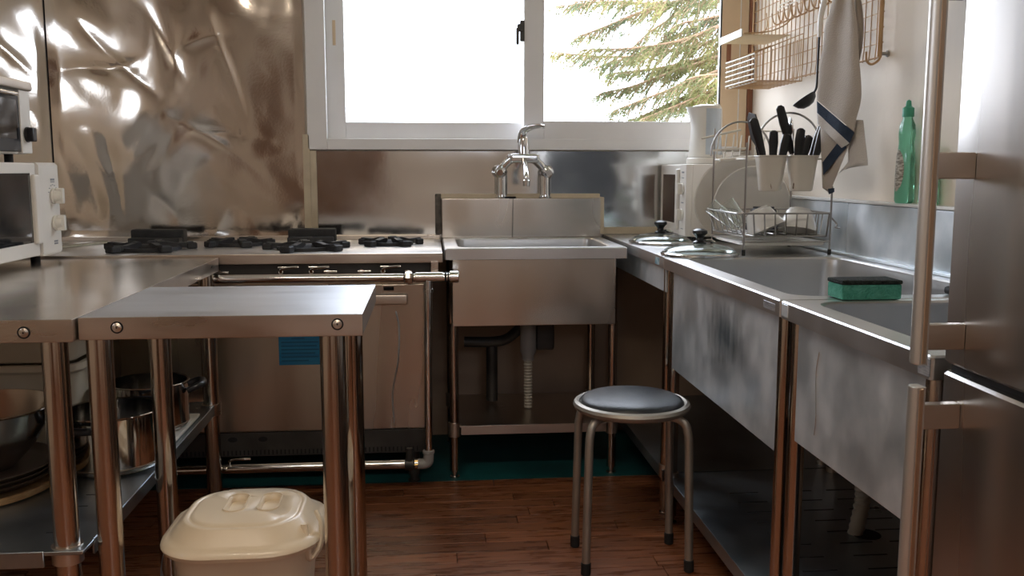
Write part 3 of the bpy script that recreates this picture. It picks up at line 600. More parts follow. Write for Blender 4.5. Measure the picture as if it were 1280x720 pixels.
# ================================================================== WORKTOP AND SINKS ALONG THE RIGHT WALL
RX0, RX1, RZ, LIP = 0.702, 1.292, 0.820, 0.035
def shelf_slots(parent, xs, ys, z):
    bm = NB(); box(bm, 0, 0.085, 0, 0.004, z - 0.0005, z + 0.0008); s0 = obj('slot', bm, M['slot'], parent, 0); s0.location = Vector((xs[0], ys[0], 0)); k = 0
    for x in xs:
        for y in ys:
            if k: o = inst(s0, parent, (0, 0, 0), 'slot'); o.location = Vector((x, y, 0))
            k += 1
def unit(name, label, cat, y0, y1, apron_z, legs, basin):
    t = thing(name, label, cat, ((RX0 + RX1) / 2, (y0 + y1) / 2, 0))
    if basin: deck_with_basin(RX0, RX1, y0, y1, RZ, LIP, 0.758, 1.215, basin[0], basin[1], 0.05, 0.27, t, M['top'])
    else: obj('deck', pan_top(RX0, RX1, y0, y1, RZ, LIP), M['top'], t)
    bm = NB(); box(bm, 0.718, 0.727, y0 + 0.030, y1 - 0.055, apron_z, RZ - LIP + 0.004, 0.0025); obj('front_apron', bm, M['panel'], t)
    bm = NB(); box(bm, 1.268, 1.2925, y0, y1, RZ, 0.980, 0.003); box(bm, 1.250, 1.270, y0, y1, RZ + 0.0005, RZ + 0.009, 0.003); obj('backguard', bm, M['panel'], t)
    for y in legs:
        for x in (0.733, 1.245):
            obj('leg', leg_tube(x, y, 0, RZ - LIP, 0.0165), M['leg'], t)
            bm = NB(); lathe(bm, [(0.0167, 0), (0.021, 0), (0.021, 0.04), (0.0167, 0.04)], 20, (x, y, 0.122)); obj('corner_bracket', bm, M['lip'], t)
    bm = NB(); box(bm, 0.718, 0.724, y0 + 0.02, y1 - 0.02, 0.114, 0.150, 0.001); box(bm, 0.724, 1.262, y0 + 0.003, y1 - 0.003, 0.143, 0.149, 0.001); sh = obj('lower_shelf', bm, M['shelf'], t)
    return t, sh
def smudged(src, name, centre, rad, col):
    """copy of a steel material with one dark stain of its own shape, given in the unit's own coordinates"""
    m = src.copy(); m.name = name; N = m.node_tree.nodes; L = m.node_tree.links; p = N['Principled BSDF']; old = p.inputs['Base Color'].links[0].from_socket
    tc = N.new('ShaderNodeTexCoord'); sb = N.new('ShaderNodeVectorMath'); sb.operation = 'SUBTRACT'; sb.inputs[1].default_value = centre; L.new(tc.outputs['Object'], sb.inputs[0])
    dv = N.new('ShaderNodeVectorMath'); dv.operation = 'DIVIDE'; dv.inputs[1].default_value = rad; L.new(sb.outputs[0], dv.inputs[0])
    ln = N.new('ShaderNodeVectorMath'); ln.operation = 'LENGTH'; L.new(dv.outputs[0], ln.inputs[0])
    nz = N.new('ShaderNodeTexNoise'); nz.inputs['Scale'].default_value = 22; nz.inputs['Detail'].default_value = 6; mp = N.new('ShaderNodeMapping'); mp.inputs['Scale'].default_value = (1, 1.4, .5); L.new(tc.outputs['Object'], mp.inputs[0]); L.new(mp.outputs[0], nz.inputs['Vector'])
    ad = N.new('ShaderNodeMath'); ad.operation = 'MULTIPLY_ADD'; ad.inputs[1].default_value = 1.5; L.new(nz.outputs[0], ad.inputs[0]); L.new(ln.outputs['Value'], ad.inputs[2])
    mr = N.new('ShaderNodeMapRange'); mr.inputs['From Min'].default_value = .85; mr.inputs['From Max'].default_value = 1.75; mr.inputs['To Min'].default_value = .85; mr.inputs['To Max'].default_value = 0; L.new(ad.outputs[0], mr.inputs['Value'])
    mx = N.new('ShaderNodeMix'); mx.data_type = 'RGBA'; L.new(mr.outputs[0], mx.inputs[0]); L.new(old, mx.inputs[6]); mx.inputs[7].default_value = (*col, 1); L.new(mx.outputs[2], p.inputs['Base Color']); return m
CT, sh = unit('corner_worktop', 'stainless steel corner worktop under the white microwave with pan lids', 'worktop', 2.700, 3.655, 0.708, (2.745, 3.60), None)
S1, sh1 = unit('wall_sink', 'stainless steel wall sink with smudged apron next to the dish rack', 'sink', 1.776, 2.697, 0.492, (1.812, 2.668), (1.832, 2.645))
S2, sh2 = unit('wall_sink', 'stainless steel wall sink with scratched apron beside the fridge', 'sink', 1.212, 1.772, 0.545, (1.742, 1.245), (1.268, 1.735))
pc = atX(905, 418, 0.718) - ORG[S1]
for o in S1.children:
    if o.name.startswith('front_apron'): o.data.materials[0] = smudged(M['panel'], 'smudged_steel_panel', (pc.x, pc.y, pc.z), (1, .15, .085), (.10, .15, .18))
shelf_slots(sh1, (0.86, 1.02, 1.15), [1.90 + 0.075 * i for i in range(9)], 0.149)
shelf_slots(sh2, (0.86, 1.02), [1.30 + 0.075 * i for i in range(6)], 0.149)
# smudge on the apron, nameplates, blue label
bm = NB(); box(bm, 0.7008, 0.7025, 2.752, 2.800, 0.790, 0.812, 0.0004, 1); obj('label_strip', bm, M['bluelabel'], CT, 0)
bm = NB(); box(bm, 0.7008, 0.7025, 1.800, 1.865, 0.792, 0.808, 0.0004, 1); obj('nameplate', bm, M['greylabel'], S1, 0)
bm = NB(); box(bm, 0.7008, 0.7025, 1.732, 1.764, 0.790, 0.815, 0.0004, 1); obj('nameplate', bm, M['panel'], S2, 0)
bm = NB(); box(bm, 0.7008, 0.7025, 1.214, 1.245, 0.789, 0.815, 0.0004, 1); obj('tape_patch', bm, M['greylabel'], S2, 0)
bm = NB(); tube(bm, smoothpath([(0.7172, 1.615, 0.745), (0.7172, 1.625, 0.70), (0.7172, 1.618, 0.62), (0.7172, 1.622, 0.585)], 5), 0.0009, 6); obj('scratch', bm, M['chrome'], S2)
# corrugated drain hose of the first sink, going down through the shelf
pp = smoothpath([(0.99, 2.24, 0.545), (1.02, 2.23, 0.45), (1.085, 2.20, 0.34), (1.105, 2.19, 0.25), (1.085, 2.185, 0.13)], 14)
bm = NB(); tube(bm, pp, [0.0175 if i % 2 else 0.0205 for i in range(len(pp))], 14); obj('drain_hose', bm, M['hose'], S1)
bm = NB(); lathe(bm, [(0, 0.0008), (0.036, 0.0008), (0.036, -0.001), (0, -0.001)], 28, (1.112, 2.175, 0.1492)); obj('hose_hole', bm, M['slot'], sh1, 0)
bm = NB(); lathe(bm, [(0, 0.55), (0.045, 0.55), (0.045, 0.53), (0, 0.53)], 20, (0.987, 2.24, 0)); obj('drain_cup', bm, M['pvc'], S1)

# ================================================================== FRIDGE
FR = thing('fridge', 'tall stainless steel fridge freezer with vertical bar handles', 'fridge', (1.0, 0.82, 0))
FY0, FY1, FXF = 0.46, 1.192, 0.703
bm = NB(); box(bm, 0.775, 1.290, FY0 + 0.005, FY1 - 0.006, 0.02, 1.78, 0.006); obj('cabinet', bm, M['fridge_dark'], FR)
def door_panel(z0, z1):
    k = 14; prof = []
    yc = (FY0 + FY1) / 2; hw = (FY1 - FY0) / 2
    for i in range(k + 1):                                   # gently bowed front with rounded edges
        t = -1 + 2 * i / k; prof.append((FXF - 0.012 * (1 - t * t), yc + t * (hw - 0.012)))
    pts = [(0.770, FY0), (FXF + 0.014, FY0), (FXF + 0.005, FY0 + 0.004)] + prof[0:] + [(FXF + 0.005, FY1 - 0.004), (FXF + 0.014, FY1), (0.770, FY1)]
    ins = [(x + (0.004 if x < 0.75 else 0), yc + (y - yc) * 0.994) for x, y in pts]
    bm = NB(); loft(bm, [at_z(ins, z0), at_z(pts, z0 + 0.004), at_z(pts, z1 - 0.004), at_z(ins, z1)]); return bm
du = obj('door', door_panel(0.818, 1.78), M['fridge'], FR, 32, label='upper steel fridge door')
dl = obj('door', door_panel(0.045, 0.806), M['fridge'], FR, 32, label='lower steel freezer door')
bm = NB(); box(bm, 0.714, 0.770, FY0 + 0.01, FY1 - 0.01, 0.806, 0.818); obj('door_seal', bm, M['rubber'], FR, 0)
def bar(z0, z1, brackets, parent):
    bm = NB(); cs = [(0.637, 1.128), (0.633, 1.132), (0.631, 1.139), (0.633, 1.146), (0.637, 1.150), (0.648, 1.150), (0.648, 1.128)]
    loft(bm, [at_z([(x + 0.001, y) for x, y in cs], z0), at_z(cs, z0 + 0.002), at_z(cs, z1 - 0.002), at_z([(x + 0.001, y) for x, y in cs], z1)])
    h = obj('handle', bm, M['handle'], parent, 30)
    bm = NB(); box(bm, 0.6395, 0.6455, 1.1268, 1.1284, z0 + 0.002, z1 - 0.002, 0.0006, 1); obj('handle_strip', bm, M['handle_trim'], h)
    for zc in brackets:
        bm = NB(); box(bm, 0.6475, 0.700, 1.131, 1.147, zc - 0.017, zc + 0.017, 0.002); obj('handle_bracket', bm, M['lip'], h)
bar(0.826, 1.62, (0.862, 1.085, 1.58), du); bar(0.10, 0.796, (0.755, 0.15), dl)
for x in (0.80, 1.25):
    for y in (FY0 + 0.05, FY1 - 0.05):
        bm = NB(); cyl(bm, (x, y, 0), (x, y, 0.025), 0.02, 12); obj('foot', bm, M['rubber'], FR)

# ================================================================== STOOL
SO = thing('stool', 'round backless stool with black vinyl seat and grey tube legs', 'stool', (0.548, 2.42, 0))
SC = Vector((0.548, 2.42, 0)); SZ = 0.447
bm = NB(); lathe(bm, [(0, .004), (.148, .004), (.1565, .010), (.160, .018), (.1565, .026), (.149, .030), (.143, .027), (.143, .016), (0, .016)], 48, SC + Vector((0, 0, SZ - 0.022))); obj('seat_ring', bm, M['stool_tube'], SO)
bm = NB(); lathe(bm, [(0, .0), (.142, .0), (.142, .008), (.137, .016), (.126, .022), (.105, .0265), (.06, .030), (0, .031)], 48, SC + Vector((0, 0, SZ - 0.004))); obj('seat_cushion', bm, M['vinyl'], SO)
for fx, fy in ((-0.138, 0.096), (-0.138, -0.092), (0.138, 0.092), (0.143, -0.098)):
    bm = NB(); pp = [SC + Vector((fx, fy, 0.02)), SC + Vector((fx * .955, fy * .955, 0.34))] + smoothpath([SC + Vector((fx * .945, fy * .945, 0.375)), SC + Vector((fx * .88, fy * .88, 0.408)), SC + Vector((fx * .66, fy * .70, 0.423)), SC + Vector((fx * .2, fy * .6, 0.424))], 6)
    tube(bm, pp, 0.0115, 14); lg = obj('leg', bm, M['stool_tube'], SO)
    bm = NB(); cyl(bm, SC + Vector((fx, fy, 0)), SC + Vector((fx * .997, fy * .997, 0.034)), 0.0135, 14, 0.002); obj('rubber_foot', bm, M['rubber'], lg)

# ================================================================== CREAM BUCKET UNDER THE SIDE TABLE
BK = thing('bucket', 'cream plastic lidded bucket with two finger grips, under the small side table', 'bucket', (-0.412, 1.985, 0))
bx, by = -0.404, 1.985
RR = lambda w_, r, z: at_z(rrect(bx, by, w_ * .94, w_ * .94, r * .94, 7), z)
bm = NB(); loft(bm, [RR(.235, .07, .0), RR(.255, .08, .008), RR(.285, .095, .15), RR(.312, .105, .285), RR(.318, .107, .300), RR(.306, .10, .300), RR(.272, .09, .15), RR(.245, .075, .014)], True, True); obj('body', bm, M['cream'], BK)
bm = NB(); loft(bm, [RR(.320, .109, .3005), RR(.350, .118, .290), RR(.358, .120, .299), RR(.352, .118, .308), RR(.330, .110, .312), RR(.312, .105, .318), RR(.268, .095, .343), RR(.252, .09, .346), RR(.246, .088, .344), RR(.240, .085, .3425), RR(.234, .083, .346), RR(.215, .075, .3505), RR(.10, .03, .352)], True, True)
lidb = obj('lid', bm, M['cream'], BK, 45)
def carve(o, cutters):
    """subtract cutter meshes (same parent, same origin) from o and keep the result as its mesh"""
    for c in cutters:
        md = o.modifiers.new('cut', 'BOOLEAN'); md.operation = 'DIFFERENCE'; md.object = c; md.solver = 'EXACT'
    bpy.context.view_layer.update(); dg = bpy.context.evaluated_depsgraph_get()
    me = bpy.data.meshes.new_from_object(o.evaluated_get(dg)); o.modifiers.clear(); o.data = me
    me.shade_smooth(); me.set_sharp_from_angle(angle=math.radians(40))
    for c in cutters: ORG.pop(c); bpy.data.objects.remove(c)
cut = []
for sx in (-1, 1):
    px_ = bx + sx * 0.036 + 0.012; G = lambda w_, d_, z: at_z(rrect(px_, by + 0.012, w_, d_, w_ / 2 - .001, 6), z)
    bm = NB(); loft(bm, [G(.036, .100, .338), G(.042, .106, .380)]); cut.append(obj('grip_cutter', bm, M['cream'], BK))
carve(lidb, cut)
for sx in (-1, 1):
    px_ = bx + sx * 0.036 + 0.012; G = lambda w_, d_, z: at_z(rrect(px_, by + 0.012, w_, d_, w_ / 2 - .001, 6), z)
    bm = NB(); loft(bm, [G(.041, .105, .3515), G(.0475, .1115, .3515), G(.0465, .1105, .3545), G(.042, .106, .3545)], False, False, True); obj('grip_lip', bm, M['cream'], lidb, 30)
# snap ears and the bail handle folded down on the right
for sx in (-1, 1):
    bm = NB(); box(bm, bx + sx * .150 - .011, bx + sx * .150 + .011, by - .035, by + .045, .268, .300, .006); obj('handle_ear', bm, M['cream'], BK)
bm = NB(); pp = smoothpath([atY(x, y, yy) for x, y, yy in ((380, 655, 1.90), (384, 680, 1.895), (387, 698, 1.895), (394, 693, 1.90), (401, 678, 1.91), (402, 655, 1.925), (396, 640, 1.95))], 7)
tube(bm, pp, .0058, 8, flat=1.6); obj('bail_handle', bm, M['cream'], BK)
bm = NB()
g = [[bm.verts.new((bx - .156 - .012 * math.sin(j * .9) - .004 * i, by - .09 + .02 * i + .006 * math.sin(j), .28 - .03 * j)) for i in range(4)] for j in range(7)]
for j in range(6):
    for i in range(3): bm.faces.new((g[j][i], g[j][i + 1], g[j + 1][i + 1], g[j + 1][i]))
obj('liner_edge', bm, M['bluebag'], BK, 60, label='blue liner film hanging out at the side')

# ================================================================== MICROWAVE AND TOASTER OVEN ON THE PREP TABLE (fronts face the aisle, +x)
MX = -1.150
MW = thing('microwave', 'cream white microwave with two dials, under the toaster oven', 'microwave', (-1.33, 2.74, 0.80))
bm = NB(); box(bm, MX - .36, MX - .020, 2.50, 2.992, .822, 1.098, .008); obj('case', bm, M['mwwhite'], MW)
bm = NB(); box(bm, MX - .019, MX, 2.49, 2.845, .826, 1.100, .006)
dmw = obj('door', bm, M['mwwhite'], MW)
bm = NB(); box(bm, MX - .001, MX + .0015, 2.52, 2.800, .868, 1.070, .001); obj('window', bm, M['window_dark'], dmw)
bm = NB(); box(bm, MX - .002, MX + .012, 2.806, 2.842, .862, 1.066, .006, 3); obj('door_handle', bm, M['mwwhite'], dmw)
k = 6; prof = [(MX - .10, 2.850), (MX + .006, 2.850)] + [(MX + .006 - .03 * (1 - math.cos(a)), 2.985 + .03 * math.sin(a)) for a in [PI / 2 * i / k for i in range(k + 1)]] + [(MX - .10, 3.015)]
bm = NB(); loft(bm, [at_z([(x - .004 * (x > MX - .05), y) for x, y in prof], .824), at_z(prof, .832), at_z(prof, 1.092), at_z([(x - .008 * (x > MX - .05), y) for x, y in prof], 1.101)]); cp = obj('control_panel', bm, M['mwwhite'], MW)
for z in (1.000, .918):
    bm = NB(); cyl(bm, (MX + .006, 2.945, z), (MX + .014, 2.945, z), .024, 24, .002); tube(bm, [(MX + .012, 2.945, z), (MX + .032, 2.945, z)], [.020, .016], 20)
    box(bm, MX + .014, MX + .038, 2.936, 2.954, z - .024, z + .024, .004); obj('dial', bm, M['white'], cp)
for i in range(7):
    a = -1.2 + i * .4; bm = NB(); box(bm, MX + .0055, MX + .0068, 2.945 + .034 * math.sin(a) - .004, 2.945 + .034 * math.sin(a) + .004, 1.000 + .034 * math.cos(a) - .0012, 1.000 + .034 * math.cos(a) + .0012); obj('dial_mark', bm, M['greylabel'], cp, 0)
for z, h in ((1.050, .003), (1.043, .0015), (.862, .0025), (.855, .0025)):
    bm = NB(); box(bm, MX + .0055, MX + .0066, 2.932, 2.960, z - h, z + h); obj('print_line', bm, M['greylabel'], cp, 0)
for x in (MX - .06, MX - .32):
    for y in (2.54, 2.95):
        bm = NB(); cyl(bm, (x, y, .800), (x, y, .823), .014, 14); obj('foot', bm, M['rubber'], MW)
TO = thing('toaster_oven', 'small white toaster oven with dark glass and one black knob', 'toaster oven', (-1.33, 2.64, 1.101))
bm = NB(); box(bm, MX - .33, MX - .012, 2.44, 2.832, 1.124, 1.305, .006); obj('case', bm, M['mwwhite'], TO)
bm = NB(); box(bm, MX - .014, MX - .002, 2.45, 2.765, 1.130, 1.300, .003); d2 = obj('door', bm, M['blackp'], TO)
bm = NB(); box(bm, MX - .004, MX + .0004, 2.48, 2.745, 1.165, 1.275, .001); obj('glass', bm, M['window_dark'], d2)
bm = NB(); box(bm, MX + .012, MX + .020, 2.50, 2.72, 1.283, 1.293, .003); box(bm, MX - .004, MX + .014, 2.50, 2.512, 1.283, 1.293, .002); box(bm, MX - .004, MX + .014, 2.708, 2.72, 1.283, 1.293, .002); obj('door_handle', bm, M['chrome'], d2)
bm = NB(); box(bm, MX - .014, MX, 2.768, 2.834, 1.126, 1.304, .003); c2 = obj('control_panel', bm, M['mwwhite'], TO)
bm = NB(); cyl(bm, (MX, 2.800, 1.180), (MX + .006, 2.800, 1.180), .022, 20, .001); box(bm, MX + .004, MX + .024, 2.786, 2.814, 1.160, 1.200, .004); obj('knob', bm, M['blackp'], c2)
for x in (MX - .05, MX - .28):
    for y in (2.48, 2.79):
        bm = NB(); cyl(bm, (x, y, 1.1005), (x, y, 1.125), .012, 12); obj('foot', bm, M['rubber'], TO)
bm = NB(); box(bm, MX - .33, MX + .004, 2.44, 2.850, 1.3055, 1.332, .006); box(bm, MX - .31, MX - .016, 2.46, 2.83, 1.328, 1.336, .002)
tag(obj('baking_tin', bm, M['lip']), 'shallow dull metal baking tin lying on top of the toaster oven', 'baking tin')

# ================================================================== THINGS ON THE PREP TABLE SHELF
SH = 0.336
def tub(name, label, cx, cy, w_, d_, z0, z1, group=None):
    t = thing(name, label, 'tub', (cx, cy, z0), group)
    Q = lambda s, z: at_z(rrect(cx, cy, w_ + s, d_ + s, .045, 5), z)
    bm = NB(); loft(bm, [Q(-.05, z0), Q(-.04, z0 + .006), Q(-.01, z1 - .03), Q(-.008, z1 - .004), Q(-.016, z1 - .004), Q(-.05, z0 + .01)], True, True); obj('body', bm, M['tub'], t)
    bm = NB(); loft(bm, [Q(-.012, z1 - .022), Q(.010, z1 - .026), Q(.022, z1 - .018), Q(.016, z1 - .002), Q(.006, z1), Q(-.014, z1 - .003)], False, False); obj('rim', bm, M['tub'], t)
    for s in (-1, 1):
        bm = NB(); tube(bm, smoothpath([(cx + s * (w_ / 2 + .004), cy - .06, z1 - .02), (cx + s * (w_ / 2 + .022), cy - .04, z1 - .035), (cx + s * (w_ / 2 + .022), cy + .04, z1 - .035), (cx + s * (w_ / 2 + .004), cy + .06, z1 - .02)], 5), .006, 8); obj('grip', bm, M['tub'], t)
    return t
tub('plastic_tub', 'milky plastic tub standing on the shelf under another tub', -1.145, 2.655, .40, .30, SH, .565)
tub('plastic_tub', 'milky plastic tub stacked on top of the other tub', -1.145, 2.655, .41, .31, .5655, .690)
def bowl_profile(r, h, t, foot): return [(0, t * 0), (foot, 0), (foot + .01, .003), (r * .72, h * .34), (r * .93, h * .74), (r, h - .006), (r + .008, h), (r + .008, h + .002), (r, h + .002), (r * .93 - t, h * .74), (r * .72 - t, h * .34 + t), (foot, t + .002), (0, t + .002)]
bm = NB(); lathe(bm, [(0, 0), (.175, 0), (.192, .004), (.199, .020), (.201, .0215), (.196, .0222), (.188, .010), (.17, .006), (0, .006)], 48, (-1.085, 2.195, SH)); tag(obj('wicker_tray', bm, M['wicker']), 'round tan wicker tray at the bottom of the tray stack', 'tray')
for i, (lab, r) in enumerate((('round dark brown tray lying directly on the wicker tray', .190), ('round dark brown tray in the middle of the tray stack', .187), ('round dark brown tray under the steel mixing bowl', .184))):
    z = SH + .0225 + i * .0105
    bm = NB(); lathe(bm, [(0, 0), (r - .03, 0), (r - .012, .004), (r - .002, .016), (r + .002, .0175), (r - .004, .0182), (r - .016, .008), (r - .03, .004), (0, .004)], 48, (-1.085 + .003 * i, 2.196, z)); tag(obj('round_tray', bm, M['tray']), lab, 'tray')
zb = SH + .0225 + 2 * .0105 + .0045
bm = NB(); lathe(bm, bowl_profile(.160, .150, .003, .06), 48, (-1.050, 2.190, zb)); tag(obj('mixing_bowl', bm, M['bowlsteel']), 'shiny stainless steel mixing bowl on the stack of round trays', 'bowl')
bm = NB(); box(bm, -0.90, -0.698, 2.50, 2.80, SH, SH + .010, .004); tag(obj('cutting_board', bm, M['white']), 'white plastic board lying under the farther steel pot', 'board')
def pot(label, cx, cy, z0, r, h, a):
    t = thing('cooking_pot', label, 'pot', (cx, cy, z0))
    bm = NB(); lathe(bm, [(0, 0), (r - .02, 0), (r - .006, .004), (r, .018), (r, h - .004), (r + .005, h), (r + .004, h + .002), (r - .003, h), (r - .004, .02), (r - .02, .006), (0, .006)], 48, (cx, cy, z0)); obj('body', bm, M['steelpot'], t)
    bm = NB(); lathe(bm, [(0, 0), (r - .016, 0), (r - .014, -.0), (r - .006, .010), (r + .0008, .016), (r + .0008, .0185), (0, .0185)], 48, (cx, cy, z0 - .0002)); obj('base_disc', bm, M['lip'], t)
    for s in (0, PI):
        R_ = Matrix.Translation((cx, cy, z0 + h * .80)) @ Matrix.Rotation(a + s, 4, 'Z')
        bm = NB(); tube(bm, [R_ @ Vector(p) for p in smoothpath([(r - .004, -.042, 0), (r + .026, -.040, .012), (r + .040, -.02, .014), (r + .040, .02, .014), (r + .026, .040, .012), (r - .004, .042, 0)], 5)], .0095, 10); obj('handle', bm, M['blackp'], t)
    return t
pot('wide steel cooking pot with black handles standing on the bare shelf', -0.803, 2.345, SH, .116, .145, 1.3)
pot('steel cooking pot with black handles standing on the white board', -0.800, 2.655, SH + .0105, .105, .135, .25)

# ================================================================== CORNER WORKTOP: MICROWAVE, KETTLE, LIDS
WZ = RZ + .0005
MC = thing('microwave', 'white microwave in the corner under the kettle, dials facing the stove', 'microwave', (1.10, 3.46, WZ))
CX0 = .928
bm = NB(); box(bm, CX0 + .020, 1.262, 3.272, 3.640, .836, 1.100, .006); cs = obj('case', bm, M['mwwhite'], MC)
bm = NB(); g0 = at_z(rrect(0, 0, .20, .17, .03, 5), 0)
loft(bm, [[(1.115 + x, 3.2722, .975 + y) for x, y, _ in g0], [(1.115 + x * .99, 3.2685, .975 + y * .99) for x, y, _ in g0], [(1.115 + x * .94, 3.2685, .975 + y * .94) for x, y, _ in g0], [(1.115 + x * .92, 3.2715, .975 + y * .92) for x, y, _ in g0]], False, True); obj('side_emboss', bm, M['mwwhite'], cs, 30)
bm = NB(); box(bm, CX0, CX0 + .022, 3.352, 3.640, .840, 1.098, .005); d3 = obj('door', bm, M['mwwhite'], MC)
bm = NB(); box(bm, CX0 - .001, CX0 + .002, 3.395, 3.60, .880, 1.062, .001); obj('window', bm, M['window_dark'], d3)
bm = NB(); box(bm, CX0 - .012, CX0 + .002, 3.356, 3.384, .858, 1.082, .005, 3); obj('door_handle', bm, M['mwwhite'], d3)
bm = NB(); box(bm, CX0 - .002, CX0 + .022, 3.270, 3.350, .838, 1.099, .004); c3 = obj('control_panel', bm, M['mwwhite'], MC)
for z in (1.010, .915):
    bm = NB(); cyl(bm, (CX0 - .002, 3.310, z), (CX0 - .008, 3.310, z), .022, 24, .002); box(bm, CX0 - .024, CX0 - .006, 3.303, 3.317, z - .020, z + .020, .003); obj('dial', bm, M['white'], c3)
for z, h in ((1.070, .003), (1.050, .0015), (.960, .002), (.865, .0015)):
    bm = NB(); box(bm, CX0 - .0028, CX0 - .0018, 3.295, 3.325, z - h, z + h); obj('print_line', bm, M['greylabel'], c3, 0)
for x in (CX0 + .05, 1.23):
    for y in (3.30, 3.60):
        bm = NB(); cyl(bm, (x, y, WZ), (x, y, .837), .014, 12); obj('foot', bm, M['rubber'], MC)

KC = Vector((1.046, 3.44, 1.1005))
KT = thing('kettle', 'white electric jug kettle standing on the corner microwave', 'kettle', KC)
bm = NB(); lathe(bm, [(0, 0), (.066, 0), (.070, .004), (.070, .020), (.066, .024), (0, .024)], 36, KC); obj('power_base', bm, M['white'], KT)
def jug(off=0.0, a0=0, a1=2 * PI, z0=.025, z1=.212, n=40):
    rs = []
    for j in range(13):
        z = z0 + (z1 - z0) * j / 12; r = .0665 - .012 * (z / .21) - .004 * math.sin(z / .21 * PI) + off; q = []
        for i in range(n + (a1 - a0 < 6.2)):
            a = a0 + (a1 - a0) * i / n; sp = max(0, math.cos(a - PI)) ** 6 * .022 * max(0, (z - .13) / .08) ** 1.5
            q.append(KC + Vector(((r + sp) * math.cos(a), (r + sp) * math.sin(a), z)))
        rs.append(q)
    return rs
bm = NB(); loft(bm, jug()); obj('jug', bm, M['white'], KT, 50)
bm = NB(); rs = [[bm.verts.new(p) for p in q] for q in jug(.0012, -1.85, -.40, .035, .205, 18)]
for a, b in zip(rs, rs[1:]):
    for i in range(len(a) - 1): bm.faces.new((a[i], a[i + 1], b[i + 1], b[i]))
obj('water_window', bm, M['kettle_window'], KT, 60)
bm = NB(); lathe(bm, [(0, .222), (.03, .221), (.050, .216), (.053, .211), (0, .211)], 36, KC); obj('lid', bm, M['white'], KT)
bm = NB(); tube(bm, [KC + Vector(p) for p in smoothpath([(.036, .028, .208), (.062, .055, .214), (.072, .066, .190), (.070, .065, .12), (.060, .055, .05), (.045, .040, .038)], 6)], .0115, 12, flat=1.3); obj('handle', bm, M['white'], KT)

def pan_lid(label, cx, cy, r, tilt=0.0, ax='X'):
    t = thing('pan_lid', label, 'lid', (cx, cy, WZ)); h = .030
    pr = [(r - .006 - (r - .02) * (1 - math.cos(a)) * 0, 0) for a in (0,)]
    dome = [((r - .006) * math.cos(a), .008 + h * math.sin(a)) for a in [PI / 2 * i / 9 for i in range(9)]] + [(0.012, .008 + h)]
    inner = [(max(.012, q - .001), z - .003) for q, z in reversed(dome)]
    bm = NB(); lathe(bm, dome + inner + [dome[0]], 48, (cx, cy, WZ)); obj('glass_dome', bm, M['thinglass'], t, 50)
    bm = NB(); lathe(bm, [(r - .010, .004), (r - .004, 0), (r, .003), (r, .008), (r - .006, .011), (r - .010, .004)], 48, (cx, cy, WZ)); obj('rim', bm, M['chrome'], t)
    bm = NB(); lathe(bm, [(0, .037), (.020, .037), (.021, .041), (.012, .046), (.011, .054), (.017, .062), (.023, .068), (.022, .076), (.012, .081), (0, .082)], 24, (cx, cy, WZ)); obj('knob', bm, M['blackp'], t)
    bm = NB(); tube(bm, smoothpath([(cx + .012, cy, WZ + .045), (cx + .032, cy - .004, WZ + .048), (cx + .046, cy - .006, WZ + .040)], 4), .003, 6); obj('wire_clip', bm, M['chrome'], t)
pan_lid('glass pan lid with black knob lying next to the corner microwave', .818, 3.20, .112)
pan_lid('glass pan lid with black knob lying at the edge of the smudged wall sink', .822, 2.735, .118)

# ================================================================== DISH RACK
DX0, DX1, DY0, DY1 = .952, 1.222, 2.712, 3.030
DR = thing('dish_rack', 'two tier wire dish rack with bowls and cutlery cups on the worktop', 'dish rack', ((DX0 + DX1) / 2, (DY0 + DY1) / 2, WZ))
wr = .0024
for x, y, top in ((DX0, DY0, 1.160), (DX1, DY0, 1.030), (DX0, DY1, 1.215), (DX1, DY1, 1.215)):
    bm = NB(); tube(bm, [(x, y, WZ + .004), (x, y, top)], .0032, 8); pz = obj('post', bm, M['rackwire'], DR)
    bm = NB(); cyl(bm, (x, y, WZ), (x, y, WZ + .018), .0055, 10, .001); obj('rubber_foot', bm, M['rubber'], pz)
def wire(name, pts, r=wr, m='rackwire', closed=False, parent=DR, k=6):
    bm = NB(); tube(bm, pts, r, k, closed); return obj(name, bm, M[m], parent, 60)
rc = lambda x0, x1, y0, y1, z, r=.02: [(x, y, z) for x, y in rrect((x0 + x1) / 2, (y0 + y1) / 2, x1 - x0, y1 - y0, r, 4)]
wire('basket_rim', rc(DX0 - .022, DX1 + .004, DY0 - .004, DY1 + .004, .948), .003, closed=True)
wire('basket_floor', rc(DX0 + .002, DX1 - .004, DY0 + .006, DY1 - .006, .878), .0025, closed=True)
for i in range(9):
    x = DX0 + .004 + (DX1 - DX0 - .012) * i / 8
    wire('basket_wire', [(x - .012 + .014 * i / 8, DY0 - .004, .948), (x, DY0 + .008, .878), (x, DY1 - .008, .878), (x, DY1 + .004, .948)])
for i in range(7):
    y = DY0 + .02 + (DY1 - DY0 - .04) * i / 6
    wire('basket_wire', [(DX0 - .022, y, .948), (DX0 + .004, y, .8765), (DX1 - .004, y, .8765), (DX1 + .004, y, .948)])
wire('tray_rail', rc(DX0 - .004, DX1 + .004, DY0 - .004, DY1 + .004, .862), .0025, closed=True)
wire('side_hook', smoothpath([(DX1 + .004, DY0 + .02, .940), (DX1 + .024, DY0 + .01, .915), (DX1 + .016, DY0, .905), (DX1 + .03, DY0, .903)], 5), .0028)
bm = NB(); Q = lambda s, z: at_z(rrect((DX0 + DX1) / 2, (DY0 + DY1) / 2, DX1 - DX0 + s, DY1 - DY0 + s, .03, 5), z)
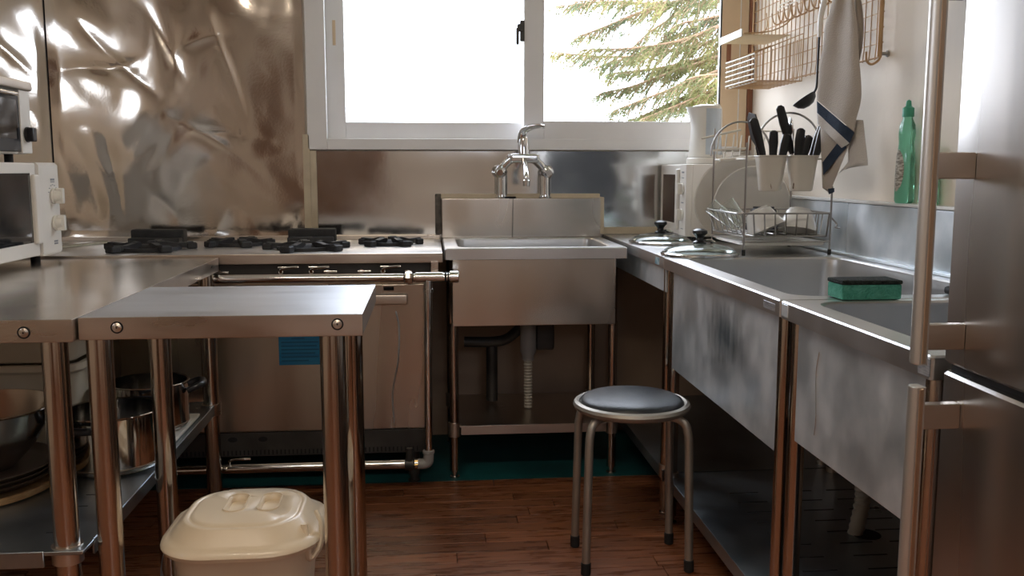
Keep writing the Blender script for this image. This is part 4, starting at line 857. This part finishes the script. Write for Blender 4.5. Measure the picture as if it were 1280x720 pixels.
loft(bm, [Q(-.03, .8485), Q(-.012, .850), Q(-.006, .860), Q(-.014, .860), Q(-.03, .852)], True, True); tag(obj('drip_tray', bm, M['ceramic']), 'white drip tray under the dish rack basket', 'tray')
# upper tier
wire('tier_rim', rc(DX0, DX1, DY0, DY1, 1.112), .003, closed=True, m='wire_white')
for i in range(7):
    y = DY0 + .03 + (DY1 - DY0 - .06) * i / 6; wire('tier_wire', [(DX0, y, 1.112), (DX1, y, 1.112)], .0022, m='wire_white')
wire('tier_arm', smoothpath([(DX0 - .05, DY0 + .10, 1.108), (DX0 - .01, DY0 + .10, 1.112), (DX0 + .05, DY0 + .06, 1.118), (DX0 + .11, DY0 + .02, 1.120)], 5), .0055, m='wire_white', k=8)
for i in range(7):
    x = DX0 + .02 + .026 * i; wire('plate_divider', [(x - .012, DY1, 1.112), (x - .004, DY1 + .002, 1.200 - .002 * i)], .0024, m='wire_white')
wire('divider_rail', [(DX0 - .045, DY1 + .002, 1.182), (DX0 + .09, DY1 + .002, 1.212)], .0042, m='wire_white')
wire('divider_rail', [(DX0 - .02, DY1 - .05, 1.142), (DX0 + .09, DY1 - .05, 1.150)], .0042, m='wire_white')
wire('divider_rail', [(DX0 + .13, DY1 + .002, 1.208), (DX1, DY1 + .002, 1.206)], .003, m='wire_white')
wire('hoop', [(1.14 + .105 * math.cos(a), DY0 + .15, 1.150 + .108 * math.sin(a)) for a in [PI * (1.02 - 1.04 * i / 20) for i in range(21)]], .0034)
wire('hoop', [(1.02 + .100 * math.cos(a), DY0 + .25, 1.130 + .105 * math.sin(a)) for a in [PI * (1.02 - 1.04 * i / 20) for i in range(21)]], .0034)

# --- cutlery cups hooked on the front rail, and what stands in them
CUPS = []
for lab, cx in (('beige plastic cutlery cup hooked on the dish rack, next to its corner post', 1.012), ('beige plastic cutlery cup hooked on the dish rack, next to the hanging towel', 1.108)):
    cy = DY0 - .040; C_ = lambda s, z: at_z(rrect(cx, cy, .086 + s, .062 + s, .020, 5), z)
    bm = NB(); loft(bm, [C_(-.026, 1.016), C_(-.020, 1.020), C_(-.006, 1.090), C_(0, 1.118), C_(.006, 1.119), C_(.004, 1.122), C_(-.004, 1.121), C_(-.012, 1.09), C_(-.026, 1.022)], True, True)
    box(bm, cx - .02, cx + .02, DY0 - .010, DY0 + .007, 1.116, 1.121, .001); box(bm, cx - .02, cx + .02, DY0 + .005, DY0 + .008, 1.103, 1.121, .001)
    tag(obj('cutlery_cup', bm, M['cup']), lab, 'cup', 'cutlery cups on the dish rack'); CUPS.append((cx, cy))
def utensil(label, cup, dx, dy, lean, L, kind, yaw=0.0, name='utensil'):
    cx, cy = CUPS[cup]; b = Vector((cx + dx, cy + dy, 1.024)); d = Vector((math.sin(lean), math.sin(yaw) * .3, math.cos(lean))).normalized()
    t = thing(name, label, 'utensil', b, 'utensils in the cutlery cups'); e = b + d * L
    if kind == 'handle':            # food end down in the cup, thick moulded handle up
        bm = NB(); tube(bm, [b, b + d * L * .45], .003, 8); obj('shaft', bm, M['chrome'], t)
        bm = NB(); tube(bm, [b + d * L * .42, b + d * L * .5, b + d * L * .8, b + d * L * .97, e], [.004, .0062, .0085, .0075, .003], 10, flat=1.7); obj('handle', bm, M['blackp'], t)
    elif kind == 'turner':
        bm = NB(); tube(bm, [b, b + d * L * .62], .0042, 8); obj('handle', bm, M['blackp'], t)
        q = d.to_track_quat('Z', 'Y').to_matrix().to_4x4(); Mx = Matrix.Translation(b + d * L * .60) @ q
        bm = NB(); pr = [(-.006, 0), (-.036, .022), (-.040, .085), (-.02, .100), (.03, .092), (.042, .06), (.034, .018), (.006, 0)]
        loft(bm, [[Mx @ Vector((u, -.0018, v)) for u, v in pr], [Mx @ Vector((u, .0018, v)) for u, v in pr]]); obj('blade', bm, M['blackp'], t)
    elif kind == 'spoon':
        bm = NB(); tube(bm, [b, b + d * L * .8], .0028, 8, flat=.6); obj('handle', bm, M['chrome'], t)
        q = d.to_track_quat('Z', 'Y').to_matrix().to_4x4(); Mx = Matrix.Translation(b + d * L * .9) @ q @ Matrix.Diagonal((.017, .006, .027, 1))
        bm = NB(); lathe(bm, [(0, -1), (.5, -.86), (.86, -.5), (1, 0), (.86, .5), (.5, .86), (0, 1)], 16); xf(bm, Mx); obj('spoon_bowl', bm, M['chrome'], t)
utensil('black kitchen turner with broad blade leaning out of the cutlery cup', 0, -.012, .018, -.20, .215, 'turner')
utensil('long black handle leaning furthest out of the cup by the corner post', 0, -.002, -.020, -.30, .215, 'handle')
utensil('short black handle standing upright in the cup by the corner post', 0, .000, -.016, .0, .170, 'handle')
utensil('slim black handle leaning towards the other cup', 0, .012, -.008, .20, .165, 'handle')
utensil('black handle at the left wall of the cup next to the towel', 1, -.030, -.014, .10, .178, 'handle')
utensil('black handle crossing to the right in the cup next to the towel', 1, -.024, -.004, .26, .162, 'handle')
utensil('steel spoon standing bowl up in the cup next to the towel', 1, -.020, .012, -.08, .205, 'spoon')
utensil('black knife handle standing up tall in the cup next to the towel', 1, .002, .006, -.30, .255, 'handle')
utensil('thick black handle leaning towards the towel', 1, .010, -.014, .26, .205, 'handle')
utensil('thin black handle behind the thick one leaning towards the towel', 1, .006, .012, .30, .195, 'handle')
# --- dishes in the basket
def bowl(label, c, r, h, M_, m='ceramic'):
    bm = NB(); lathe(bm, [(0, 0), (.034, 0), (.034, .006), (.04, .008), (r * .78, h * .40), (r * .95, h * .78), (r, h), (r - .004, h), (r * .92, h * .78), (r * .74, h * .42), (.03, .012), (0, .012)], 36, (0, 0, 0)); xf(bm, Matrix.Translation(c) @ M_)
    return tag(obj('bowl', bm, M[m]), label, 'bowl', 'bowls in the dish rack')
bowl('white bowl lying tilted in the dish rack below the corner cup', (1.022, 2.800, .957), .060, .070, Matrix.Rotation(math.radians(158), 4, 'Y') @ Matrix.Rotation(.25, 4, 'X'))
bowl('white bowl lying upside down in the dish rack below the towel', (1.158, 2.795, .957), .060, .068, Matrix.Rotation(math.radians(190), 4, 'Y') @ Matrix.Rotation(.20, 4, 'X'))
bowl('black bowl lying upside down behind the white bowls', (1.095, 2.940, .960), .060, .074, Matrix.Rotation(math.radians(180), 4, 'Y'), 'blackp')
def tumbler(label, b, d, r, L):
    q = Vector(d).normalized().to_track_quat('Z', 'Y').to_matrix().to_4x4()
    bm = NB(); lathe(bm, [(0, 0), (r * .78, 0), (r * .80, .004), (r, L), (r - .002, L), (r * .78 - .002, .008), (0, .008)], 28); xf(bm, Matrix.Translation(b) @ q)
    return tag(obj('drinking_glass', bm, M['glass']), label, 'glass', 'glasses in the dish rack')
tumbler('clear drinking glass leaning out over the rack side', (1.000, 2.935, .900), (-.62, .05, .48), .026, .105)
tumbler('clear drinking glass leaning next to the white bowl', (1.000, 2.855, .905), (-.45, .05, .55), .028, .090)
def plate(label, c, r, M_):
    bm = NB(); lathe(bm, [(0, 0), (r * .62, 0), (r * .72, .006), (r * .97, .016), (r, .018), (r * .98, .021), (r * .72, .010), (r * .60, .005), (0, .005)], 56); xf(bm, Matrix.Translation(c) @ M_)
    return tag(obj('round_platter', bm, M['plate']), label, 'plate')
plate('large cream platter leaning directly against the corner microwave', (1.092, 3.205, .979), .158, Matrix.Rotation(math.radians(100), 4, 'X'))
plate('large cream platter standing in front of the rear platter', (1.122, 3.150, .960), .138, Matrix.Rotation(math.radians(99), 4, 'X'))

# ================================================================== RIGHT WALL: WIRE GRID AND WHAT HANGS ON IT
GX = 1.272; GY0, GY1, GZ0, GZ1 = 2.545, 3.595, 1.395, 2.00
WG = thing('wire_grid', 'tan wire grid panel hung on the cream wall beside the window', 'wire grid', (GX, (GY0 + GY1) / 2, GZ0))
wire('frame_wire', [(GX, GY0, GZ0), (GX, GY0, GZ1), (GX, GY1, GZ1), (GX, GY1, GZ0)], .0034, 'wire', True, WG)
bm = NB(); tube(bm, smoothpath([(GX - .004, GY0, GZ0 + .02), (GX - .004, GY0, GZ0 - .006), (GX - .02, GY0 + .01, GZ0 - .020), (GX - .034, GY0 + .014, GZ0 - .010), (GX - .036, GY0 + .016, GZ0 + .015)], 5), .0036, 8); obj('end_hook', bm, M['wire'], WG)
bm = NB(); tube(bm, [(GX - .004, GY0 + .004, GZ0), (GX - .004, GY0 + .004, GZ1)], .0058, 10); obj('frame_bar', bm, M['wire'], WG)
bm = NB(); tube(bm, [(GX - .003, GY0 + .03, GZ0 - .006), (GX, GY0 + .03, GZ0 + .03), (GX, GY0 + .03, GZ1)], .0019, 6); vw = obj('grid_wire', bm, M['wire'], WG, 60)
nv = 27
for i in range(1, nv): inst(vw, WG, (0, i * (GY1 - GY0 - .045) / nv, 0), 'grid_wire')
bm = NB(); tube(bm, [(GX + .004, GY0, GZ0 + .04), (GX + .004, GY1, GZ0 + .04)], .0019, 6); hw = obj('cross_wire', bm, M['wire'], WG, 60)
for i in range(1, 14): inst(hw, WG, (0, 0, i * .042), 'cross_wire')
for y in (GY0 + .012, GY1 - .03):
    bm = NB(); cyl(bm, (GX, y, GZ0 + .010), (XR, y, GZ0 + .010), .005, 10); cyl(bm, (XR - .006, y, GZ0 + .010), (XR, y, GZ0 + .010), .009, 14, .001); obj('wall_hook', bm, M['pvc'], WG)
# white metal shelf
WS = thing('wire_shelf', 'small white metal shelf clipped to the wire grid above the basket', 'shelf', (1.18, 3.32, 1.545))
bm = NB(); box(bm, 1.095, GX - .004, 3.200, 3.440, 1.545, 1.548, .001, 1); obj('shelf_board', bm, M['casing'], WS)
bm = NB(); box(bm, 1.090, 1.0945, 3.198, 3.442, 1.540, 1.566, .001, 1); obj('front_lip', bm, M['caulk'], WS)
for y in (3.200, 3.440): wire('shelf_bracket', smoothpath([(1.10, y, 1.550), (1.20, y, 1.560), (GX - .006, y, 1.600), (GX - .006, y, 1.66)], 4), .0024, 'wire', False, WS)
# wire basket
WB = thing('wire_basket', 'small wire basket with white front rails clipped to the wire grid', 'basket', (1.18, 3.22, 1.378))
bx0, by0, by1 = 1.100, 3.085, 3.385
for i in range(6):
    z = 1.384 + i * .0168; wire('front_rail', [(bx0, by0, z), (bx0, by1, z)], .0026, 'wire_white', False, WB)
wire('front_rail', [(bx0 + .012, by0, 1.378), (bx0 + .012, by1, 1.378)], .0026, 'wire_white', False, WB)
for y in (by0, by1):
    wire('end_rail', [(bx0, y, 1.470), (GX - .006, y, 1.535), (GX - .006, y, 1.378), (bx0, y, 1.378)], .0026, 'wire', False, WB)
    for i in range(1, 6):
        t = i / 6; wire('end_wire', [(bx0 + t * (GX - .006 - bx0), y, 1.378), (bx0 + t * (GX - .006 - bx0), y, 1.470 + .065 * t)], .0018, 'wire', False, WB)
for i in range(9):
    y = by0 + (by1 - by0) * (i + .5) / 9; wire('floor_wire', [(bx0, y, 1.462), (bx0, y, 1.378), (GX - .006, y, 1.378), (GX - .006, y, 1.52)], .0018, 'wire', False, WB)
# hook rail
HR = thing('hook_rail', 'wire rail of curled hooks on the wire grid', 'hook rail', (GX - .02, 3.0, 1.60))
for z in (1.652, 1.664): wire('rail_wire', [(GX - .010, 2.66, z), (GX - .010, 3.30, z)], .0024, 'wire_white', False, HR)
for i in range(11):
    y = 2.70 + i * .056
    wire('hook', smoothpath([(GX - .010, y, 1.664), (GX - .012, y, 1.615), (GX - .022, y, 1.594), (GX - .040, y, 1.592), (GX - .050, y, 1.612), (GX - .052, y, 1.628)], 4), .0026, 'wire', False, HR)
# ladle hung on a hook
LD = thing('ladle', 'ladle with black cup and pale handle hanging on the hook rail', 'ladle', (1.215, 2.815, 1.60))
bm = NB(); pp = smoothpath([(1.226, 2.812, 1.628), (1.216, 2.806, 1.600), (1.208, 2.812, 1.55), (1.206, 2.815, 1.485)], 6); n_ = len(pp); tube(bm, pp, [.006 + .004 * math.sin(PI * i / (n_ - 1)) for i in range(n_)], 12, flat=.7); obj('handle', bm, M['white'], LD)
bm = NB(); tube(bm, smoothpath([(1.206, 2.815, 1.490), (1.205, 2.815, 1.40), (1.204, 2.815, 1.335), (1.200, 2.83, 1.315)], 5), .0036, 10); obj('shaft', bm, M['blackp'], LD)
bm = NB(); lathe(bm, [(0, -.030), (.018, -.027), (.032, -.016), (.040, 0), (.038, .001), (.030, -.014), (.017, -.024), (0, -.027)], 28); xf(bm, Matrix.Translation((1.180, 2.850, 1.302)) @ Matrix.Rotation(-.55, 4, 'Y') @ Matrix.Rotation(-.25, 4, 'X')); obj('cup', bm, M['blackp'], LD)
# tea towel hung in folds from the rail
TW = thing('tea_towel', 'beige tea towel with navy stripes hanging in folds from the hook rail', 'towel', (1.20, 2.62, 1.0))
A_, B_ = Vector((1.150, 2.655, 0)), Vector((1.222, 2.455, 0))            # the vertical plane the cloth hangs in
n2 = Vector((B_.y - A_.y, -(B_.x - A_.x), 0)).normalized()
if n2.x > 0: n2 = -n2
def onplane(px, py, off=0.0):
    d = ray(px, py); t = (A_ + n2 * off - EYE).dot(n2) / d.dot(n2); return EYE + d * t
def curve(pts, v):
    for (v0, x0), (v1, x1) in zip(pts, pts[1:]):
        if v <= v1: s = (v - v0) / max(1e-6, v1 - v0); s = s * s * (3 - 2 * s); return x0 + (x1 - x0) * s
    return pts[-1][1]
def cloth(edges, rows, cols, fold, off, thick=.0022):
    """edges(v) -> two pixel points (left, right) for v in 0..1; folds push the cloth in and out of its plane"""
    bm = NB(); sides = []
    for s in (0, thick):
        g = []
        for j in range(rows + 1):
            v = j / rows; (xa, ya), (xb, yb) = edges(v)
            g.append([bm.verts.new(onplane(xa + (xb - xa) * i / cols, ya + (yb - ya) * i / cols, off + fold(i / cols, v) - s)) for i in range(cols + 1)])
        sides.append(g)
        for j in range(rows):
            for i in range(cols): bm.faces.new((g[j][i], g[j][i + 1], g[j + 1][i + 1], g[j + 1][i]))
    a, b = sides
    for j in range(rows):
        for i in (0, cols): bm.faces.new((a[j][i], a[j + 1][i], b[j + 1][i], b[j][i]))
    for i in range(cols):
        for j in (0, rows): bm.faces.new((a[j][i], a[j][i + 1], b[j][i + 1], b[j][i]))
    return bm
L1 = [(0, 1047), (.12, 1041), (.45, 1030), (.75, 1024), (1.0, 1021)]; R1 = [(0, 1059), (.10, 1068), (.40, 1073), (.75, 1077), (1.0, 1068)]
def e_main(v): return (curve(L1, v), -25 + 150 * v), (curve(R1, v), -25 + 190 * v)
f1 = lambda u, v: .006 * math.sin(u * 9 + 1.5 * v) * (1 - .4 * v) + .005 * math.sin(u * 4 - 1) * v
obj('main_fold', cloth(e_main, 40, 18, f1, .010), M['towel'], TW, 60)
def e_st1(v): return (1021 + v * .3, 126 + v * 15), (1068 - 6 * v, 166 + v * 13)
f2 = lambda u, v: f1(u, 1.0) + .0005
obj('stripe', cloth(e_st1, 4, 18, f2, .0105), M['navy'], TW, 60, label='navy stripe along the hem')
def e_hem(v): return (1021 + v, 141 + v * 14), (1062 - 10 * v, 179 + v * 6)
obj('hem', cloth(e_hem, 4, 18, f2, .010), M['towel_white'], TW, 60, label='pale hem below the stripe')
def e_low(v): return (1025 + 3 * v + (9 if v > .985 else 0) , 148 + v * 90), (1070 - 34 * v, 160 + 84 * v)
f3 = lambda u, v: .004 * math.sin(u * 6 + 2 * v)
obj('lower_fold', cloth(e_low, 30, 12, f3, .002), M['towel'], TW, 60)
def e_st2(v): return (1052 + 6 * v - 0, 172 + 12 * v), (1028 + 1 * v, 203 + 16 * v)
obj('stripe', cloth(e_st2, 4, 12, lambda u, v: f3(1 - u, .5) + .0008, .0045), M['navy'], TW, 60, label='navy stripe on the lower fold')
def e_st3(v): return (1035 + 8 * v, 236 + 4 * v - 5 * v), (1036 + 7 * v, 243 - 3 * v)
obj('stripe', cloth(e_st3, 3, 4, lambda u, v: .001, .0055), M['navy'], TW, 60, label='navy stripe end at the tip')
def e_back(v): return (1060 - 14 * max(0, v - .75) * 4 , 150 + 70 * v), (1079 + 6 * min(1, v * 1.6) - 32 * max(0, v - .72) * 3.6, 150 + 56 * min(1, v * 1.5) + 14 * max(0, v - .66))
obj('back_fold', cloth(e_back, 20, 8, lambda u, v: .004 * math.sin(u * 5), -.010), M['towel_white'], TW, 60)
def e_side(v): return (1068, -20 + 150 * v), (1072 + 8 * math.sin(PI * min(1, v * 1.1)), -20 + 118 * v)
obj('side_fold', cloth(e_side, 20, 6, lambda u, v: .004 * math.sin(u * 7), -.012), M['towel'], TW, 60)

# --- dark metal wall shelf above the sinks
SF = thing('wall_shelf', 'dark metal shelf fixed high on the cream wall above the sinks', 'shelf', (1.19, 1.75, 1.485))
bm = NB(); box(bm, 1.085, 1.299, 1.30, 2.20, 1.487, 1.512, .003); obj('board', bm, M['darkmetal'], SF)
for y in (1.42, 2.08):
    bm = NB(); box(bm, 1.285, 1.299, y - .012, y + .012, 1.513, 1.66, .002); tube(bm, [(1.11, y, 1.512), (1.285, y, 1.655)], .005, 8); obj('bracket', bm, M['darkmetal'], SF)

# ================================================================== SMALL THINGS AT THE SINKS
def bottle(label, c, h, m_body, m_cap, withlabel):
    t = thing('soap_bottle', label, 'bottle', c); c = Vector(c); E = lambda rx, ry, z: [c + Vector((ry * math.cos(2 * PI * i / 28), rx * math.sin(2 * PI * i / 28), z)) for i in range(28)]
    s = h / .26
    bm = NB(); loft(bm, [E(.030, .018, 0), E(.034, .021, .006 * s), E(.035, .022, .06 * s), E(.031, .020, .115 * s), E(.026, .0175, .150 * s), E(.029, .019, .175 * s), E(.027, .0175, .195 * s), E(.015, .013, .210 * s), E(.013, .012, .216 * s)]); obj('body', bm, M[m_body], t, 50)
    bm = NB(); lathe(bm, [(0, .216 * s), (.015, .216 * s), (.015, .238 * s), (.008, .243 * s), (.006, .256 * s), (0, .260 * s)], 20, c); obj('cap', bm, M[m_cap], t)
    if withlabel:
        bm = NB(); rs = []
        for j in range(9):
            v = j / 8; z = (.030 + .105 * v) * s; half = .75 * math.sqrt(max(0.02, 1 - (2 * v - 1) ** 2)); r = .0355 - .004 * v; q = []
            for i in range(9):
                a = PI - half + 2 * half * i / 8; q.append(bm.verts.new(c + Vector(((.0228 - .002 * v) * math.cos(a), r * math.sin(a), z))))
            rs.append(q)
        for a, b in zip(rs, rs[1:]):
            for i in range(8): bm.faces.new((a[i], a[i + 1], b[i + 1], b[i]))
        obj('label_sheet', bm, M['labelm'], t, 60)
LZ = .9905
bottle('green dish soap bottle with dark oval label on the white wall ledge', (1.276, 2.385, LZ), .275, 'soap', 'soapcap', True)
bottle('pale green bottle without label on the white wall ledge', (1.276, 2.262, LZ), .16, 'soapclear', 'soapcap', False)
SP = thing('sponge', 'green kitchen sponge with black scouring side on the sink divider', 'sponge', (.882, 1.785, RZ + .001))
bm = NB(); box(bm, .820, .945, 1.752, 1.822, RZ + .001, RZ + .032, .004, 2); obj('foam', bm, M['sponge'], SP)
bm = NB(); box(bm, .819, .946, 1.751, 1.823, RZ + .0322, RZ + .040, .003, 2)
for v in bm.verts: v.co.z += .0018 * noise.noise(v.co * 90)
obj('scouring_side', bm, M['scour'], SP)
bm = NB(); box(bm, 1.075, 1.185, 1.742, 1.828, RZ + .001, RZ + .018, .006); box(bm, 1.085, 1.175, 1.750, 1.820, RZ + .017, RZ + .021, .002); tag(obj('scrub_block', bm, M['rubber']), 'black flat block lying on the sink divider beyond the sponge', 'scrubber')

# ================================================================== CONIFER OUTSIDE THE WINDOW
TY_ = 6.6
TR = thing('conifer_tree', 'conifer with drooping yellow green branches outside the window', 'tree', (3.45, TY_, -.30))
bm = NB(); tube(bm, [(3.45, TY_, -.30), (3.42, TY_, 1.2), (3.44, TY_, 3.0), (3.43, TY_, 6.0)], [.17, .13, .10, .04], 14); obj('trunk', bm, M['bark'], TR)
rnd = random.Random(11)
def needle_tri(bm, p, d, L, w_):
    s = d.cross(Vector((rnd.uniform(-1, 1), rnd.uniform(-1, 1), rnd.uniform(-1, 1))))
    if s.length < 1e-4: return
    s = s.normalized() * w_; e = p + d * L
    a = bm.verts.new(p - s); b = bm.verts.new(p + s); c = bm.verts.new(e + s * .4); f = bm.verts.new(e - s * .4); bm.faces.new((a, b, c, f))
def bough(pxpts, dy, dens, droop):
    base = [atY(x, y, TY_ + dy) for x, y in pxpts]
    start = Vector((3.43, TY_, base[0].z + .25))
    pts = smoothpath([start] + base, 10); n = len(pts)
    wood = NB(); tube(wood, pts, [.020 * (1 - i / n) + .003 for i in range(n)], 6)
    need = NB(); k0 = 10
    total = sum((pts[i + 1] - pts[i]).length for i in range(k0, n - 1)); cnt = int(total / .017 * dens)
    for q in range(cnt):
        t = k0 + (n - 1 - k0) * (q + rnd.random()) / cnt; i = min(int(t), n - 2); p = pts[i].lerp(pts[i + 1], t - i); ax = (pts[i + 1] - pts[i]).normalized()
        side = 1 if q % 2 else -1; fr = 1 - (t - k0) / (n - k0)
        d = (ax * rnd.uniform(.5, 1.0) + Vector((0, side * rnd.uniform(.2, .9), 0)) + Vector((0, 0, -droop * rnd.uniform(.1, 1.15)))).normalized()
        L = rnd.uniform(.08, .34) * (.40 + .80 * fr)
        sub = [p]; 
        for s in range(5): d = (d + Vector((0, 0, -.10 * droop)) + Vector((rnd.uniform(-.1, .1), rnd.uniform(-.1, .1), rnd.uniform(-.1, .1)))).normalized(); sub.append(sub[-1] + d * L / 5)
        tube(wood, sub, [.005, .0045, .004, .0035, .003, .002], 3)
        m = int(L / .0048)
        for z in range(m):
            tt = (z + rnd.random()) / m * 5; j = min(int(tt), 4); pp_ = sub[j].lerp(sub[j + 1], tt - j); dd = (sub[j + 1] - sub[j]).normalized()
            nd = (dd * .75 + Vector((rnd.uniform(-1, 1), rnd.uniform(-1, 1), rnd.uniform(-1, 1))) * .75).normalized(); needle_tri(need, pp_, nd, rnd.uniform(.022, .040), .0034)
    b = obj('branch', wood, M['bark'], TR, 60)
    o = obj('needles', need, M['needles'], b, 0, kind='stuff')
bough([(985, 5), (900, 48), (860, 58), (800, 70), (740, 70), (690, 65)], 0, 1.15, .9)
bough([(985, -40), (880, -4), (820, 4), (760, 2), (697, 8)], .25, 1.1, .7)
bough([(985, 60), (900, 88), (860, 104), (810, 122), (768, 138)], -.2, 1.2, .7)
bough([(980, -60), (880, -10), (800, 16), (760, 32), (722, 46)], -.35, .8, .6)
bough([(1000, 95), (930, 104), (880, 122), (830, 140), (785, 150)], .35, 1.2, .6)
bough([(960, -60), (880, -8), (840, 22), (812, 40), (788, 62)], .1, .6, .7)
bough([(1010, 60), (950, 80), (905, 92), (870, 96), (840, 110)], -.5, 1.3, .6)
bough([(990, -20), (930, 10), (890, 22), (850, 30), (830, 44)], -.1, .9, .7)
bough([(1010, 110), (960, 124), (915, 136), (880, 148)], .1, 1.2, .5)
bough([(1010, -60), (960, -20), (905, 0), (860, 4)], .4, 1.1, .7)
bough([(985, 20), (905, 62), (850, 80), (800, 88), (760, 92)], .5, 1.2, .7)
bough([(990, -30), (900, 20), (850, 42), (800, 66), (745, 84)], .3, 1.0, .8)
bough([(1000, 80), (920, 100), (860, 126), (800, 150)], -.3, 1.2, .7)
bough([(960, -40), (860, -12), (790, -6), (720, 2)], -.4, 1.0, .9)
bough([(985, 40), (900, 70), (840, 90), (790, 108), (752, 116)], .15, 1.2, .7)
bough([(1000, 70), (930, 95), (880, 110), (840, 128), (800, 146)], -.1, 1.3, .6)
bough([(985, -10), (900, 32), (845, 52), (790, 60), (730, 62)], -.25, 1.2, .7)
bough([(1000, 40), (930, 60), (890, 72), (850, 78), (815, 92)], .6, 1.3, .7)
